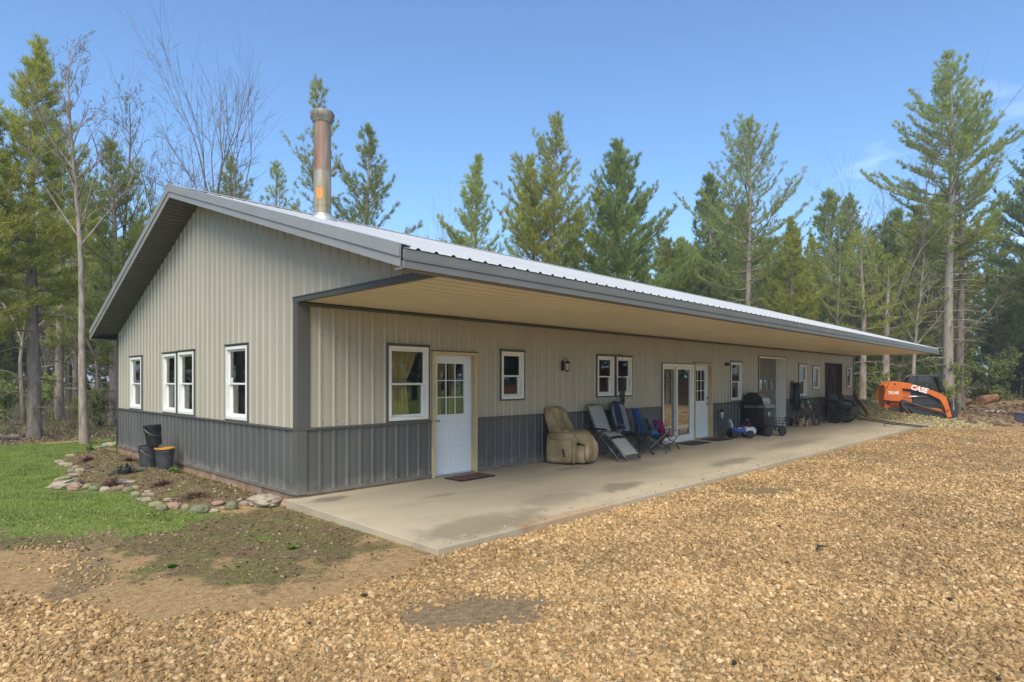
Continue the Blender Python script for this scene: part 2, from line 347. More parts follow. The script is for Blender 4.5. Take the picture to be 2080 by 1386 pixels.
# crushed stone, loose on the drive
rng = np.random.default_rng(7)
def rot_batch(n, tilt=.6):
    a = rng.uniform(0, 2*PI, n); ca, sa = np.cos(a), np.sin(a); b = rng.normal(0, tilt, n); cb, sb = np.cos(b), np.sin(b); c = rng.normal(0, tilt, n); cc, sc = np.cos(c), np.sin(c)
    Rz = np.zeros((n,3,3)); Rz[:,0,0] = ca; Rz[:,0,1] = -sa; Rz[:,1,0] = sa; Rz[:,1,1] = ca; Rz[:,2,2] = 1
    Rx = np.zeros((n,3,3)); Rx[:,0,0] = 1; Rx[:,1,1] = cb; Rx[:,1,2] = -sb; Rx[:,2,1] = sb; Rx[:,2,2] = cb
    Ry = np.zeros((n,3,3)); Ry[:,1,1] = 1; Ry[:,0,0] = cc; Ry[:,0,2] = sc; Ry[:,2,0] = -sc; Ry[:,2,2] = cc
    return Rz @ Rx @ Ry
ph = (1+5**.5)/2
ICO = np.array([(-1,ph,0),(1,ph,0),(-1,-ph,0),(1,-ph,0),(0,-1,ph),(0,1,ph),(0,-1,-ph),(0,1,-ph),(ph,0,-1),(ph,0,1),(-ph,0,-1),(-ph,0,1)])/math.sqrt(1+ph*ph)
ICOF = np.array([(0,11,5),(0,5,1),(0,1,7),(0,7,10),(0,10,11),(1,5,9),(5,11,4),(11,10,2),(10,7,6),(7,1,8),(3,9,4),(3,4,2),(3,2,6),(3,6,8),(3,8,9),(4,9,5),(2,4,11),(6,2,10),(8,6,7),(9,8,1)])
OCT = np.array([(1,0,0),(-1,0,0),(0,1,0),(0,-1,0),(0,0,1),(0,0,-1)], float); OCTF = np.array([(0,2,4),(2,1,4),(1,3,4),(3,0,4),(2,0,5),(1,2,5),(3,1,5),(0,3,5)])
def stones(name, x, y, size, base, faces, lift=.3):
    n = len(x); k = len(base)
    V = base[None]*(1+rng.uniform(-.32, .32, (n,k,1)))
    S = size[:,None]*np.stack([rng.uniform(.75,1.3,n), rng.uniform(.6,1.0,n), rng.uniform(.4,.75,n)], 1)*.5
    V = V*S[:,None,:]; V = np.einsum('nij,nkj->nki', rot_batch(n), V)
    zz = gz(x, y) + S[:,2]*lift
    V = V + np.stack([x, y, zz], 1)[:,None,:]
    F = faces[None] + (np.arange(n)*k)[:,None,None]
    return np_obj(name, V.reshape(-1,3), F.reshape(-1,3), M['stone'])
M['stone'] = mat('tan_crushed_stone', (.345,.208,.086), .88, .26, .7, spec=.2, island=.55, col2=(.49,.345,.175), c2lo=.55, c2hi=1.0)
def scatter(n, dmin, dmax, keep):
    # uniform over an annulus sector around the viewpoint's side of the yard
    d = np.sqrt(rng.uniform(dmin**2, dmax**2, n)); a = TH + rng.uniform(-.86, .86, n)
    x = CAM.x + d*np.cos(a); y = CAM.y + d*np.sin(a); k = keep(x, y); return x[k], y[k]
def keep_gravel(x, y):
    g, l, p, b, f, m, s = masks(x, y); onslab = (x > -.22) & (x < 27.2) & (y > -3.32)
    return (rng.uniform(size=len(x)) < np.clip(g*1.15-.1, 0, 1)*(1-m)) & ~onslab
parts = []
for d0, d1, dens, s0, s1, base, faces in ((2.6,5.5,2300,.016,.056,ICO,ICOF),(5.5,9,1250,.022,.06,ICO,ICOF),(9,15,500,.034,.066,ICO,ICOF),(15,32,140,.05,.08,OCT,OCTF)):
    n = int(dens*.86*(d1*d1-d0*d0)); x, y = scatter(n, d0, d1, keep_gravel)
    sz = s0 + (s1-s0)*rng.uniform(0, 1, len(x))**1.6
    o = stones('gravel', x, y, sz, base, faces); tag(o, 'tan crushed stone spread over the drive', 'gravel', kind='stuff'); parts.append(o)
# stray stones along the sandy edge
x, y = scatter(26000, 4, 13, lambda x, y: (rng.uniform(size=len(x)) < .035*np.exp(np.minimum(0, sdist(x, y, GRAVEL))*5)) & (sdist(x, y, GRAVEL) < .15) & ~((x > -.2) & (y > -3.3)))
tag(stones('gravel', x, y, .02+.03*rng.uniform(size=len(x)), ICO, ICOF), 'tan stones strayed onto the sandy edge of the drive', 'gravel', kind='stuff')

x, y = scatter(60000, 3.5, 15, lambda x, y: (sdist(x, y, GRAVEL) < .1) & (sdist(x, y, BED) < -.05) & (x < .1) & (y < 5) & (rng.uniform(size=len(x)) < .5+.5*wob(x*2, y*2)))
M['grit'] = mat('sandy_grit', (.34,.22,.11), .95, .3, 3, island=.7, col2=(.40,.29,.17), c2lo=.6, c2hi=1)
o = stones('soil_crumbs', x, y, .006+.022*rng.uniform(size=len(x))**3, OCT, OCTF); o.data.materials[0] = M['grit']; tag(o, 'fine grit and crumbs on the bare sandy soil', 'soil', kind='stuff')
# grass
def blades(name, x, y, h, w, material, lean=.35):
    n = len(x); a = rng.uniform(0, 2*PI, n); z = gz(x, y); b = rng.uniform(0, 2*PI, n); l = rng.uniform(.1, lean, n)*h
    dx, dy = np.cos(a)*w/2, np.sin(a)*w/2
    V = np.stack([np.stack([x-dx, y-dy, z-.005], 1), np.stack([x+dx, y+dy, z-.005], 1), np.stack([x+np.cos(b)*l, y+np.sin(b)*l, z+h], 1)], 1)
    return np_obj(name, V.reshape(-1,3), np.arange(3*n).reshape(-1,3), material)
M['grass'] = mat('spring_grass', (.15,.225,.024), .6, .45, 2.6, island=.5, trans=.3, col2=(.30,.27,.11), c2lo=.62, c2hi=1.1)
M['drygrass'] = mat('dry_grass', (.24,.19,.085), .8, .3, 1.2, island=.5, trans=.2, col2=(.12,.15,.04), c2lo=.5, c2hi=.9)
def kl(x, y):
    g, l, p, b, f, m, s = masks(x, y); w = wob(x*2.2, y*2.2)*.35+wob(x*7, y*7)*.25
    return (rng.uniform(size=len(x)) < sstep(l+w, .25, 1.05)*(1-f*.8))
x = rng.uniform(-15, .6, 300000); y = rng.uniform(-.5, 16, 300000); k = kl(x, y); x = x[k]; y = y[k]
tag(blades('grass', x, y, rng.uniform(.012,.04,len(x))*(1.15+.6*wob(x*2.7, y*2.7)), rng.uniform(.006,.011,len(x)), M['grass'], .9), 'short bright green lawn beside the house', 'grass', kind='stuff')
def kp(x, y):
    g, l, p, b, f, m, s = masks(x, y); w = wob(x*3.1+1, y*3.1)*.6+wob(x*9, y*9)*.4
    return (rng.uniform(size=len(x)) < np.clip(np.maximum.reduce([p*.8, l*.9, b*.35]), 0, 1)*sstep(w, .05, .8))
x = rng.uniform(-5.2, .2, 300000); y = rng.uniform(-3.6, 10, 300000); k = kp(x, y); x = x[k]; y = y[k]
tag(blades('grass', x, y, rng.uniform(.012,.038,len(x)), rng.uniform(.005,.010,len(x)), M['grass'], .9), 'sparse grass sprouting from bare soil near the bed', 'grass', kind='stuff')
def kf(x, y):
    g, l, p, b, f, m, s = masks(x, y); return rng.uniform(size=len(x)) < f*sstep(wob(x*.7, y*.7)+.3*wob(x*3, y*3), -.3, .5)
x = np.concatenate([rng.uniform(-25, 12, 60000), rng.uniform(27, 70, 50000)]); y = np.concatenate([rng.uniform(11, 40, 60000), rng.uniform(-8, 30, 50000)]); k = kf(x, y); x = x[k]; y = y[k]
tag(blades('grass', x, y, rng.uniform(.12,.5,len(x)), rng.uniform(.015,.03,len(x)), M['drygrass'], .9), 'tall dry grass under the trees', 'grass', kind='stuff')
# fallen leaves and soil crumbs
M['leaf'] = mat('brown_dead_leaves', (.17,.11,.055), .85, .35, 2, island=.6, col2=(.33,.24,.14), c2lo=.6, c2hi=1)
def flakes(name, x, y, s, material, lift=.01):
    n = len(x); R = rot_batch(n, .45); q = np.array([(-1,-.6,0),(1,-.5,.15),(.9,.6,0),(-.8,.6,.2)])[None]*s[:,None,None]*.5
    V = np.einsum('nij,nkj->nki', R, q) + np.stack([x, y, gz(x, y)+lift+s*.12], 1)[:,None,:]
    return np_obj(name, V.reshape(-1,3), np.arange(4*n).reshape(-1,4), material)
x = np.concatenate([rng.uniform(-22, 10, 40000), rng.uniform(27, 65, 45000)]); y = np.concatenate([rng.uniform(11, 32, 40000), rng.uniform(-8, 25, 45000)])
g, l, p, b, f, m, s = masks(x, y); k = rng.uniform(size=len(x)) < f; x = x[k]; y = y[k]
tag(flakes('leaf_litter', x, y, rng.uniform(.04,.10,len(x)), M['leaf']), 'brown dead leaves covering the wood floor', 'leaf litter', kind='stuff')
x = rng.uniform(-4.5, .1, 26000); y = rng.uniform(-3.4, 10, 26000); g, l, p, b, f, m, s = masks(x, y); k = rng.uniform(size=len(x)) < np.maximum(b*.55, p*.22); x = x[k]; y = y[k]
tag(flakes('leaf_litter', x, y, rng.uniform(.012,.045,len(x)), M['leaf'], .003), 'bits of dead leaf on the bed and bare soil', 'leaf litter', kind='stuff')
M['clod'] = mat('dark_soil_clods', (.17,.105,.06), .95, .35, 20, island=.5)
x = rng.normal(-2.78, .14, 260); y = rng.uniform(-1.9, .1, 260)
tag(stones('soil_crumbs', x, y, rng.uniform(.015,.05,260), ICO, ICOF), 'crumbled soil along a tyre track', 'soil', kind='stuff')
x = rng.uniform(27.6, 54, 6000); y = rng.uniform(-9, 0, 6000); k = ~((x < 32) & (y > -3.4)); x = x[k]; y = y[k]; o = stones('soil_crumbs', x, y, .04+.26*rng.uniform(size=len(x))**5, ICO, ICOF); o.data.materials[0] = M['clod']
tag(o, 'brown soil clods and debris churned up beside the loader', 'soil', kind='stuff')

# ------------------------------------------------------------------ concrete porch slab
def slab_material():
    m = mat('porch_concrete', (.44,.36,.235), .75, .13, 1.6, bump=.12, bscale=60, col2=(.33,.275,.185), c2lo=.48, c2hi=.72, c2scale=.8, stretch=(.5,1.4,1))
    N = m.node_tree.nodes; L = m.node_tree.links; bs = N['Principled BSDF']
    def stain(cx, cy, rx, ry, col, amt, ns=3.0):
        old = bs.inputs['Base Color'].links[0].from_socket
        tc = N.new('ShaderNodeTexCoord'); mp = N.new('ShaderNodeMapping'); mp.inputs['Location'].default_value = (-cx/rx, -cy/ry, 0); mp.inputs['Scale'].default_value = (1/rx, 1/ry, 0)
        L.new(tc.outputs['Object'], mp.inputs[0]); ln = N.new('ShaderNodeVectorMath'); ln.operation = 'LENGTH'; L.new(mp.outputs[0], ln.inputs[0])
        nz = N.new('ShaderNodeTexNoise'); nz.inputs['Scale'].default_value = ns; nz.inputs['Detail'].default_value = 7; L.new(tc.outputs['Object'], nz.inputs['Vector'])
        a = N.new('ShaderNodeMath'); a.operation = 'MULTIPLY_ADD'; a.inputs[1].default_value = 1.3; L.new(nz.outputs[0], a.inputs[0]); L.new(ln.outputs['Value'], a.inputs[2])
        r = N.new('ShaderNodeMapRange'); r.inputs[1].default_value = 1.55; r.inputs[2].default_value = 1.2; r.inputs[4].default_value = amt; L.new(a.outputs[0], r.inputs[0])
        mx = N.new('ShaderNodeMix'); mx.data_type = 'RGBA'; L.new(r.outputs[0], mx.inputs['Factor']); L.new(old, mx.inputs['A']); mx.inputs['B'].default_value = (*col, 1); L.new(mx.outputs['Result'], bs.inputs['Base Color'])
    stain(.9, -2.85, 1.3, .5, (.17,.125,.075), .6); stain(2.6, -2.5, .9, .4, (.2,.16,.11), .45)
    stain(4.1, -2.6, .8, .35, (.15,.12,.08), .65); stain(8.2, -2.6, 1.3, .3, (.16,.13,.09), .6); stain(6.0, -1.6, 2.0, .4, (.24,.19,.13), .4)
    stain(2.1, -3.25, 1.1, .16, (.40,.19,.07), .4); stain(.3, -.35, .35, .2, (.13,.11,.08), .7); stain(1.6, -1.2, .5, .12, (.2,.17,.12), .5, 6)
    stain(13, -2.2, 3, .4, (.2,.16,.11), .5); stain(5.0, -.9, .5, .15, (.16,.13,.1), .5)
    return m
sl = MB(); cuts = [-.17, 3.1, 6.2, 9.4, 12.6, 15.8, 19.0, 22.2, 24.6, 26.75]
for a, b in zip(cuts[:-1], cuts[1:]):
    a += .007; b -= .007; y0, y1 = -3.28, .02; zi, zo = -.05, -.10
    sl._a([(a,y0,-.3),(b,y0,-.3),(b,y1,-.3),(a,y1,-.3),(a,y0,zo),(b,y0,zo),(b,y1,zi),(a,y1,zi)], [(0,3,2,1),(4,5,6,7),(0,1,5,4),(1,2,6,5),(2,3,7,6),(3,0,4,7)])
slab = sl.build('porch_slab', slab_material(), bevel=.008); tag(slab, kind='structure')
x = rng.uniform(-.1, 24, 260); y = -3.26 + np.abs(rng.normal(0, .16, 260)); o = stones('gravel', x, y, rng.uniform(.012,.035,260), ICO, ICOF)
co = np.empty(len(o.data.vertices)*3, np.float32); o.data.vertices.foreach_get('co', co); co = co.reshape(-1,3); co[:,2] += np.repeat(-.093 - gz(x, y), 12); o.data.vertices.foreach_set('co', co.ravel()); tag(o, 'stray tan stones kicked onto the slab edge', 'gravel', kind='stuff')
def slz(y): return -.05 + .05*min(0, y)/3.28
# ------------------------------------------------------------------ the house
HL, HW = 26.75, 9.25                         # length along the porch, depth along the gable
RX0, RX1 = -.53, 26.75                       # roof ends
RY, RZ = 3.74, 5.03; EYR, EZR = -3.2, 2.90; EYL, EZL = 9.55, 2.78
def roof_z(y): return RZ + (EZR-RZ)*(RY-y)/(RY-EYR) if y <= RY else RZ + (EZL-RZ)*(y-RY)/(EYL-RY)
house = thing('steel_sided_house', 'long beige and charcoal steel sided house with open porch roof', 'house')
def TX(u, w, z): return (u, -w, z)           # porch wall: u along X, w outwards
def TY(u, w, z): return (-w, u, z)           # near gable wall: u along Y
def TYf(u, w, z): return (HL+w, u, z)
def TXb(u, w, z): return (u, HW+w, z)
def corr(mb, T, u0, u1, zb, zt, pitch=.2286, h=.019, holes=(), phase=.1, screws=(), rw=1.0):
    us = {u0: 0.0, u1: 0.0}; u = u0 + phase; ribs = []
    while u < u1:
        for du, hh in ((-.034,0),(-.014,h),(.014,h),(.034,0)):
            du *= rw
            if u0 < u+du < u1: us[u+du] = hh
        for du in (.070, .105, .14, .175):
            if u0 < u+du < u1: us[u+du] = .0025 if du in (.105, .14) else 0.0
        ribs.append(u); u += pitch
    ks = sorted(us); hs = [us[k] for k in ks]
    for a0, a1, *_ in holes:
        for e in (a0, a1):
            if u0 < e < u1 and e not in us: us[e] = float(np.interp(e, ks, hs))
    ks = sorted(us); zt_ = zt if callable(zt) else (lambda u: zt); zb_ = zb if callable(zb) else (lambda u: zb)
    for a, b in zip(ks[:-1], ks[1:]):
        if b - a < 1e-6: continue
        segs = [(None, None)]; cut = sorted((h0, h1) for a0, a1, h0, h1 in holes if a0 <= a+1e-6 and b <= a1+1e-6)
        lo = None; runs = []
        for h0, h1 in cut: runs.append((lo, h0)); lo = h1
        runs.append((lo, None))
        for p, q in runs:
            pa = zb_(a) if p is None else p; pb = zb_(b) if p is None else p; qa = zt_(a) if q is None else min(q, zt_(a)); qb = zt_(b) if q is None else min(q, zt_(b))
            if qa - pa < 1e-4 and qb - pb < 1e-4: continue
            mb.quad(T(a, us[a], pa), T(b, us[b], pb), T(b, us[b], qb), T(a, us[a], qa))
    for z in screws:                          # a row of screw heads beside the ribs
        for u in ribs:
            uu = u + .045
            if any(a0-.03 < uu < a1+.03 and h0-.03 < z < h1+.03 for a0, a1, h0, h1 in holes) or not (u0 < uu < u1) or z > zt_(uu)-.05 or z < zb_(uu): continue
            old = mb.mi; mb.mi = 1; p = [T(uu+i, w, z+j) for w in (.0, .007) for i, j in ((-.006,-.006),(.006,-.006),(.006,.006),(-.006,.006))]
            mb._a(p, [(4,5,6,7),(0,1,5,4),(1,2,6,5),(2,3,7,6),(3,0,4,7)]); mb.mi = old
PW = [(1.47,2.32,.925,2.18),(3.99,4.66,1.215,2.175),(7.02,7.72,1.215,2.175),(7.765,8.46,1.215,2.175),(13.86,14.70,.945,2.18),(19.70,20.58,.965,2.21),(21.22,22.05,1.23,2.165),(25.65,26.41,1.24,2.195)]
PD = [(2.37,3.39,-.05,2.09),(9.84,11.555,-.05,2.05),(11.56,12.62,-.05,2.075),(16.02,18.36,-.06,2.39),(22.70,24.96,-.06,2.31)]
GW = [(7.23,8.165,.925,2.15),(4.945,5.80,.925,2.16),(3.975,4.88,.925,2.17),(1.61,2.525,.925,2.19)]
holesP = PW + PD
mb = MB(); corr(mb, TX, 0, HL, .905, 2.70, .2215, holes=holesP, phase=.12, screws=(1.0, 1.62, 2.25), h=.017, rw=.8); mb.build('porch_wall', [M['siding'], M['trim']], house)
gtop = lambda y: roof_z(y) - .15
mb = MB(); corr(mb, TY, 0, HW, .905, gtop, holes=GW, phase=.2, screws=(1.0, 1.65, 2.35, 3.0, 3.65, 4.3)); corr(mb, TY, EYR+.15, 0, 2.76, gtop, phase=.13, screws=(2.85, 3.0, 3.65)); mb.build('gable_wall', [M['siding'], M['trim']], house)
mb = MB(); corr(mb, TY, 0, HW, .0, .905, holes=GW, phase=.2); mb.build('wainscot', M['wains'], house)
mb = MB(); corr(mb, TYf, EYR+.15, HW, lambda y: .0 if y >= 0 else 2.76, gtop); mb.build('gable_wall', [M['siding'], M['trim']], house)
mb = MB(); corr(mb, TXb, 0, HL, 0, 2.72); mb.build('back_wall', [M['siding'], M['trim']], house)
# grey trim: corner posts, ledge over the wainscot, base trim, beam under the gable end
mb = MB(); mb.box((-.032, .085, .93), (.17, -.032, 2.70)); mb.build('corner_trim', M['trim'], house, bevel=.004)
mb = MB(); mb.box((-.034, .09, -.01), (.12, -.034, .905)); mb.build('corner_trim', M['wains'], house, bevel=.004)
mb = MB(); mb.box((-.03, HW+.03, 0), (.05, HW-.06, 2.66)); mb.build('corner_trim', M['trim'], house)
mb = MB(); mb.box((HL-.09, -.03, 0), (HL+.03, .08, 2.70)); mb.build('corner_trim', M['trim'], house)
mb = MB(); e = 0.0
def free(u0, u1, holes, z):                   # runs of wall between openings at height z
    cs = sorted((a, b) for a, b, h0, h1 in holes if h0 < z+.012 and h1 > z); r = []; c = u0
    for a, b in cs: r.append((c, a)); c = b
    r.append((c, u1)); return [(a, b) for a, b in r if b - a > .02]
for a, b in free(.12, HL-.09, holesP, .90): m1 = MB(); m1.box(TX(a, -.002, .895), TX(b, .036, .93)); m1.build('ledge_trim', M['trim'], house, bevel=.004)
for a, b in free(.09, HW-.06, GW, .91): m1 = MB(); m1.box(TY(a, -.002, .893), TY(b, .036, .928)); m1.build('ledge_trim', M['trim'], house, bevel=.004)
mb.box((-.04, .09, .895), (.12, -.04, .93)); mb.build('ledge_trim', M['trim'], house, bevel=.004)
mb = MB()
for a, b in free(.12, HL-.09, holesP, 0): m1 = MB(); m1.box(TX(a, .0, -.018), TX(b, .03, .03)); m1.build('base_trim', M['wains'], house)
mb.box(TY(.09, 0, -.018), TY(HW-.06, .03, .03)); mb.build('base_trim', M['wains'], house)
mb = MB()
for a, b in free(0, HL, PD, .5): mb2 = MB(); corr(mb2, TX, a, b, .0, .905, .2215, holes=PW, phase=.12+.2215*math.ceil((a-.12)/.2215)-a if a > 0 else .12); mb2.build('wainscot', M['wains'], house)
for a, b in free(-.0, HL, holesP, -.03): m1 = MB(); m1.box((a+.01, .0, -.19), (b-.01, .05, -.02)); m1.build('sill_board', M['sill'], house, bevel=.005)
mb.box((.002, .055, -.25), (.05, HW, -.02)); mb.build('sill_board', M['sill'], house, bevel=.005)
mb = MB(); mb.box((-.035, EYR+.12, 2.695), (.03, .09, 2.765)); mb.box((-.045, EYR+.12, 2.757), (-.036, .09, 2.775)); mb.build('gable_beam_trim', M['trim'], house, bevel=.004)
mb = MB(); mb.box((.17, -.024, 2.655), (HL-.09, .0, 2.70)); mb.build('ceiling_trim', M['trim'], house)
# porch ceiling, grooves along the porch cut overdeep so they shade to dark lines
mb = MB()
def TC(u, w, z): return (z, -u, 2.715 - w)
corr(mb, TC, .0, 3.10, .03, HL, .2286, -.10, phase=.06, rw=.5); ceil = mb.build('porch_ceiling', M['ceil'], house)
# roof: ribbed sheets, ridge cap, fascia, rake trim, sloping soffit
roof = MB()
def TR(u, w, t): y = RY + (EYR-.04-RY)*t; return (u, y, roof_z(y)+w+.004)
def TL(u, w, t): y = RY + (EYL+.04-RY)*t; return (u, y, roof_z(y)+w+.004)
corr(roof, TR, RX0+.02, RX1, 0, 1, .2286, .02, phase=.14); corr(roof, TL, RX0+.02, RX1, 0, 1, .2286, .02, phase=.14)
rf = roof.build('roof', [M['roof']], house)
mb = MB()
for sgn, rz in ((-1, .307), (1, .387)):
    a, b = (RY, RZ+.045), (RY+sgn*.17, RZ+.045-.17*rz)
    mb._a([(RX0-.01, *a), (RX1, *a), (RX1, *b), (RX0-.01, *b), (RX0-.01, a[0], a[1]-.012), (RX1, a[0], a[1]-.012), (RX1, b[0], b[1]-.012), (RX0-.01, b[0], b[1]-.012)], [(0,1,2,3),(7,6,5,4),(2,3,7,6),(0,3,7,4),(1,2,6,5)])
mb.build('ridge_cap', M['roof'], rf)
gc = MB(); x = RX0 + .14
while x < RX1:                                # dark foam closures under the ridge cap, between the ribs
    gc.box((x+.04, RY-.15, RZ-.045), (x+.19, RY-.145, RZ-.006)); x += .2286
gc.build('ridge_closure', M['black'], rf)
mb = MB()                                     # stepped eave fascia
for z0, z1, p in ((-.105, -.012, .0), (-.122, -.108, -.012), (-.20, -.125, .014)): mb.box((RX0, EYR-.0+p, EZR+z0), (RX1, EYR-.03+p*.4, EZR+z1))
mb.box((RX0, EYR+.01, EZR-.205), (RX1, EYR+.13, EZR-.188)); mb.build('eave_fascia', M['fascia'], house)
def rake(x, s, y0, y1):
    mb = MB(); a, b = Vector((0, y0, roof_z(y0))), Vector((0, y1, roof_z(y1)))
    for z0, z1, p, q in ((-.095, .028, .0, .03), (-.112, -.098, .012, .03), (-.195, -.115, .014, .03)):
        P = [(x+s*pp, c.y, c.z+z) for c in (a, b) for pp, z in ((p, z0), (q, z0), (q, z1), (p, z1))]
        mb._a(P, [(0,1,2,3),(7,6,5,4),(0,4,5,1),(1,5,6,2),(2,6,7,3),(3,7,4,0)])
    P = [(x+s*pp, c.y, c.z+z) for c in (a, b) for pp, z in ((0, .029), (.155, .029), (.155, .033), (0, .033))]
    mb._a(P, [(0,1,2,3),(7,6,5,4),(0,4,5,1),(1,5,6,2),(2,6,7,3),(3,7,4,0)])
    n = max(1, int(abs(y1-y0)/1.9))           # lapped joints between lengths of trim
    for i in range(1, n):
        c = a.lerp(b, i/n + .03*math.sin(i*5)); d = (b-a).normalized()
        P = [(x+s*pp, (c+d*t).y, (c+d*t).z+z) for t in (0, .012) for pp, z in ((-.003, -.095), (.16, .030), (.16, .036), (-.003, .036))]
        mb._a(P, [(0,1,2,3),(7,6,5,4),(0,4,5,1),(1,5,6,2),(2,6,7,3),(3,7,4,0)])
    mb.build('rake_trim', M['rake'], house)
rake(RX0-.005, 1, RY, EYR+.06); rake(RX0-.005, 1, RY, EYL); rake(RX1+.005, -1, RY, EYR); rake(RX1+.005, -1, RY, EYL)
def TS(u, w, z): return (z, u, roof_z(u) - .185 - w)
mb = MB()
for sgn, ya, yb in ((1, RY, EYL), (-1, EYR+.1, RY)):
    n = int((yb-ya)/.10)
    for i in range(n):                        # soffit planks with V grooves, under the overhang
        a = ya + (yb-ya)*i/n; b = ya + (yb-ya)*(i+1)/n
        mb.quad(TS(a, 0, RX0+.02), TS(b-.012, 0, RX0+.02), TS(b-.012, 0, .02), TS(a, 0, .02)); mb.quad(TS(b-.012, 0, RX0+.02), TS(b, -.006, RX0+.02), TS(b, -.006, .02), TS(b-.012, 0, .02))
mb.build('rake_soffit', M['soff'], house)
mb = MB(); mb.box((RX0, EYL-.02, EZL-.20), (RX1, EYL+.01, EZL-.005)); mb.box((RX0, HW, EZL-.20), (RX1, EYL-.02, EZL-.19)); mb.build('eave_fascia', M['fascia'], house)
# lining so that the rooms are dark and closed
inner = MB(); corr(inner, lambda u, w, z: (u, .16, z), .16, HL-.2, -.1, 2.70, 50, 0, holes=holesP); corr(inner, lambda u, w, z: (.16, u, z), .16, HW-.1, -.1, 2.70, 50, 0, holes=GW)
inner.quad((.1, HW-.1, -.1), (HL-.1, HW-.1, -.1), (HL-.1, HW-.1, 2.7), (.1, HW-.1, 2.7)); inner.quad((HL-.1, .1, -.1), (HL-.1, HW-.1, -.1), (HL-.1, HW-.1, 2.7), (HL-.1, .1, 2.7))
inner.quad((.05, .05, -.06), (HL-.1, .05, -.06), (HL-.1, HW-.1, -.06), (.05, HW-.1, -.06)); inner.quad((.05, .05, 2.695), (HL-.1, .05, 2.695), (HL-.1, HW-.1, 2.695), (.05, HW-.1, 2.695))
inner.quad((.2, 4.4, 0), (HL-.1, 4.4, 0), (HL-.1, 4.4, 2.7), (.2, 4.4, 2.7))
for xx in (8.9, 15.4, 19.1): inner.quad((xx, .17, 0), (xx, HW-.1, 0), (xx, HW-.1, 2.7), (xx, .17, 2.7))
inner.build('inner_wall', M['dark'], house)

def window(T, r, double=True, d=.0):
    u0, u1, z0, z1 = r
    fw = .05; o = MB()                        # white frame set proud of the steel
    def fr(mb, a0, a1, c0, c1, wd, w0, w1):
        mb.box(T(a0, w0, c0), T(a1, w1, c0+wd)); mb.box(T(a0, w0, c1-wd), T(a1, w1, c1)); mb.box(T(a0, w0, c0+wd), T(a0+wd, w1, c1-wd)); mb.box(T(a1-wd, w0, c0+wd), T(a1, w1, c1-wd))
    t = .032; fr(o, u0+t, u1-t, z0+t, z1-t, fw, -.09, .034); f = o.build('window', M['white'], house, bevel=.003)
    o = MB(); fr(o, u0, u1, z0, z1, t, -.02, .028); o.box(T(u0-.012, 0, z1-.004), T(u1+.012, .045, z1+.012)); o.build('window_trim', M['trim'], f)
    a0, a1, c0, c1 = u0+t+fw, u1-t-fw, z0+t+fw, z1-t-fw; g = MB(); s = MB()
    if double:
        cm = c0 + (c1-c0)*.5
        fr(s, a0, a1, cm-.028, c1, .03, -.045, -.012); fr(s, a0, a1, c0, cm+.012, .04, -.085, -.047)
        s.build('sash', M['white'], f, bevel=.002)
        g.box(T(a0+.03, -.028, cm), T(a1-.03, -.024, c1-.03)); g.build('pane', M['glass'], f)
        g = MB(); g.box(T(a0+.04, -.068, c0+.04), T(a1-.04, -.064, cm-.03)); g.build('pane', M['glass'], f)
    else:
        fr(s, a0, a1, c0, c1, .03, -.045, -.012); s.build('sash', M['white'], f, bevel=.002)
        g.box(T(a0+.03, -.028, c0+.03), T(a1-.03, -.024, c1-.03)); g.build('pane', M['glass'], f)
    return f
for r in PW: window(TX, r, double=r not in (PW[6], PW[7]))
for r in GW: window(TY, r)
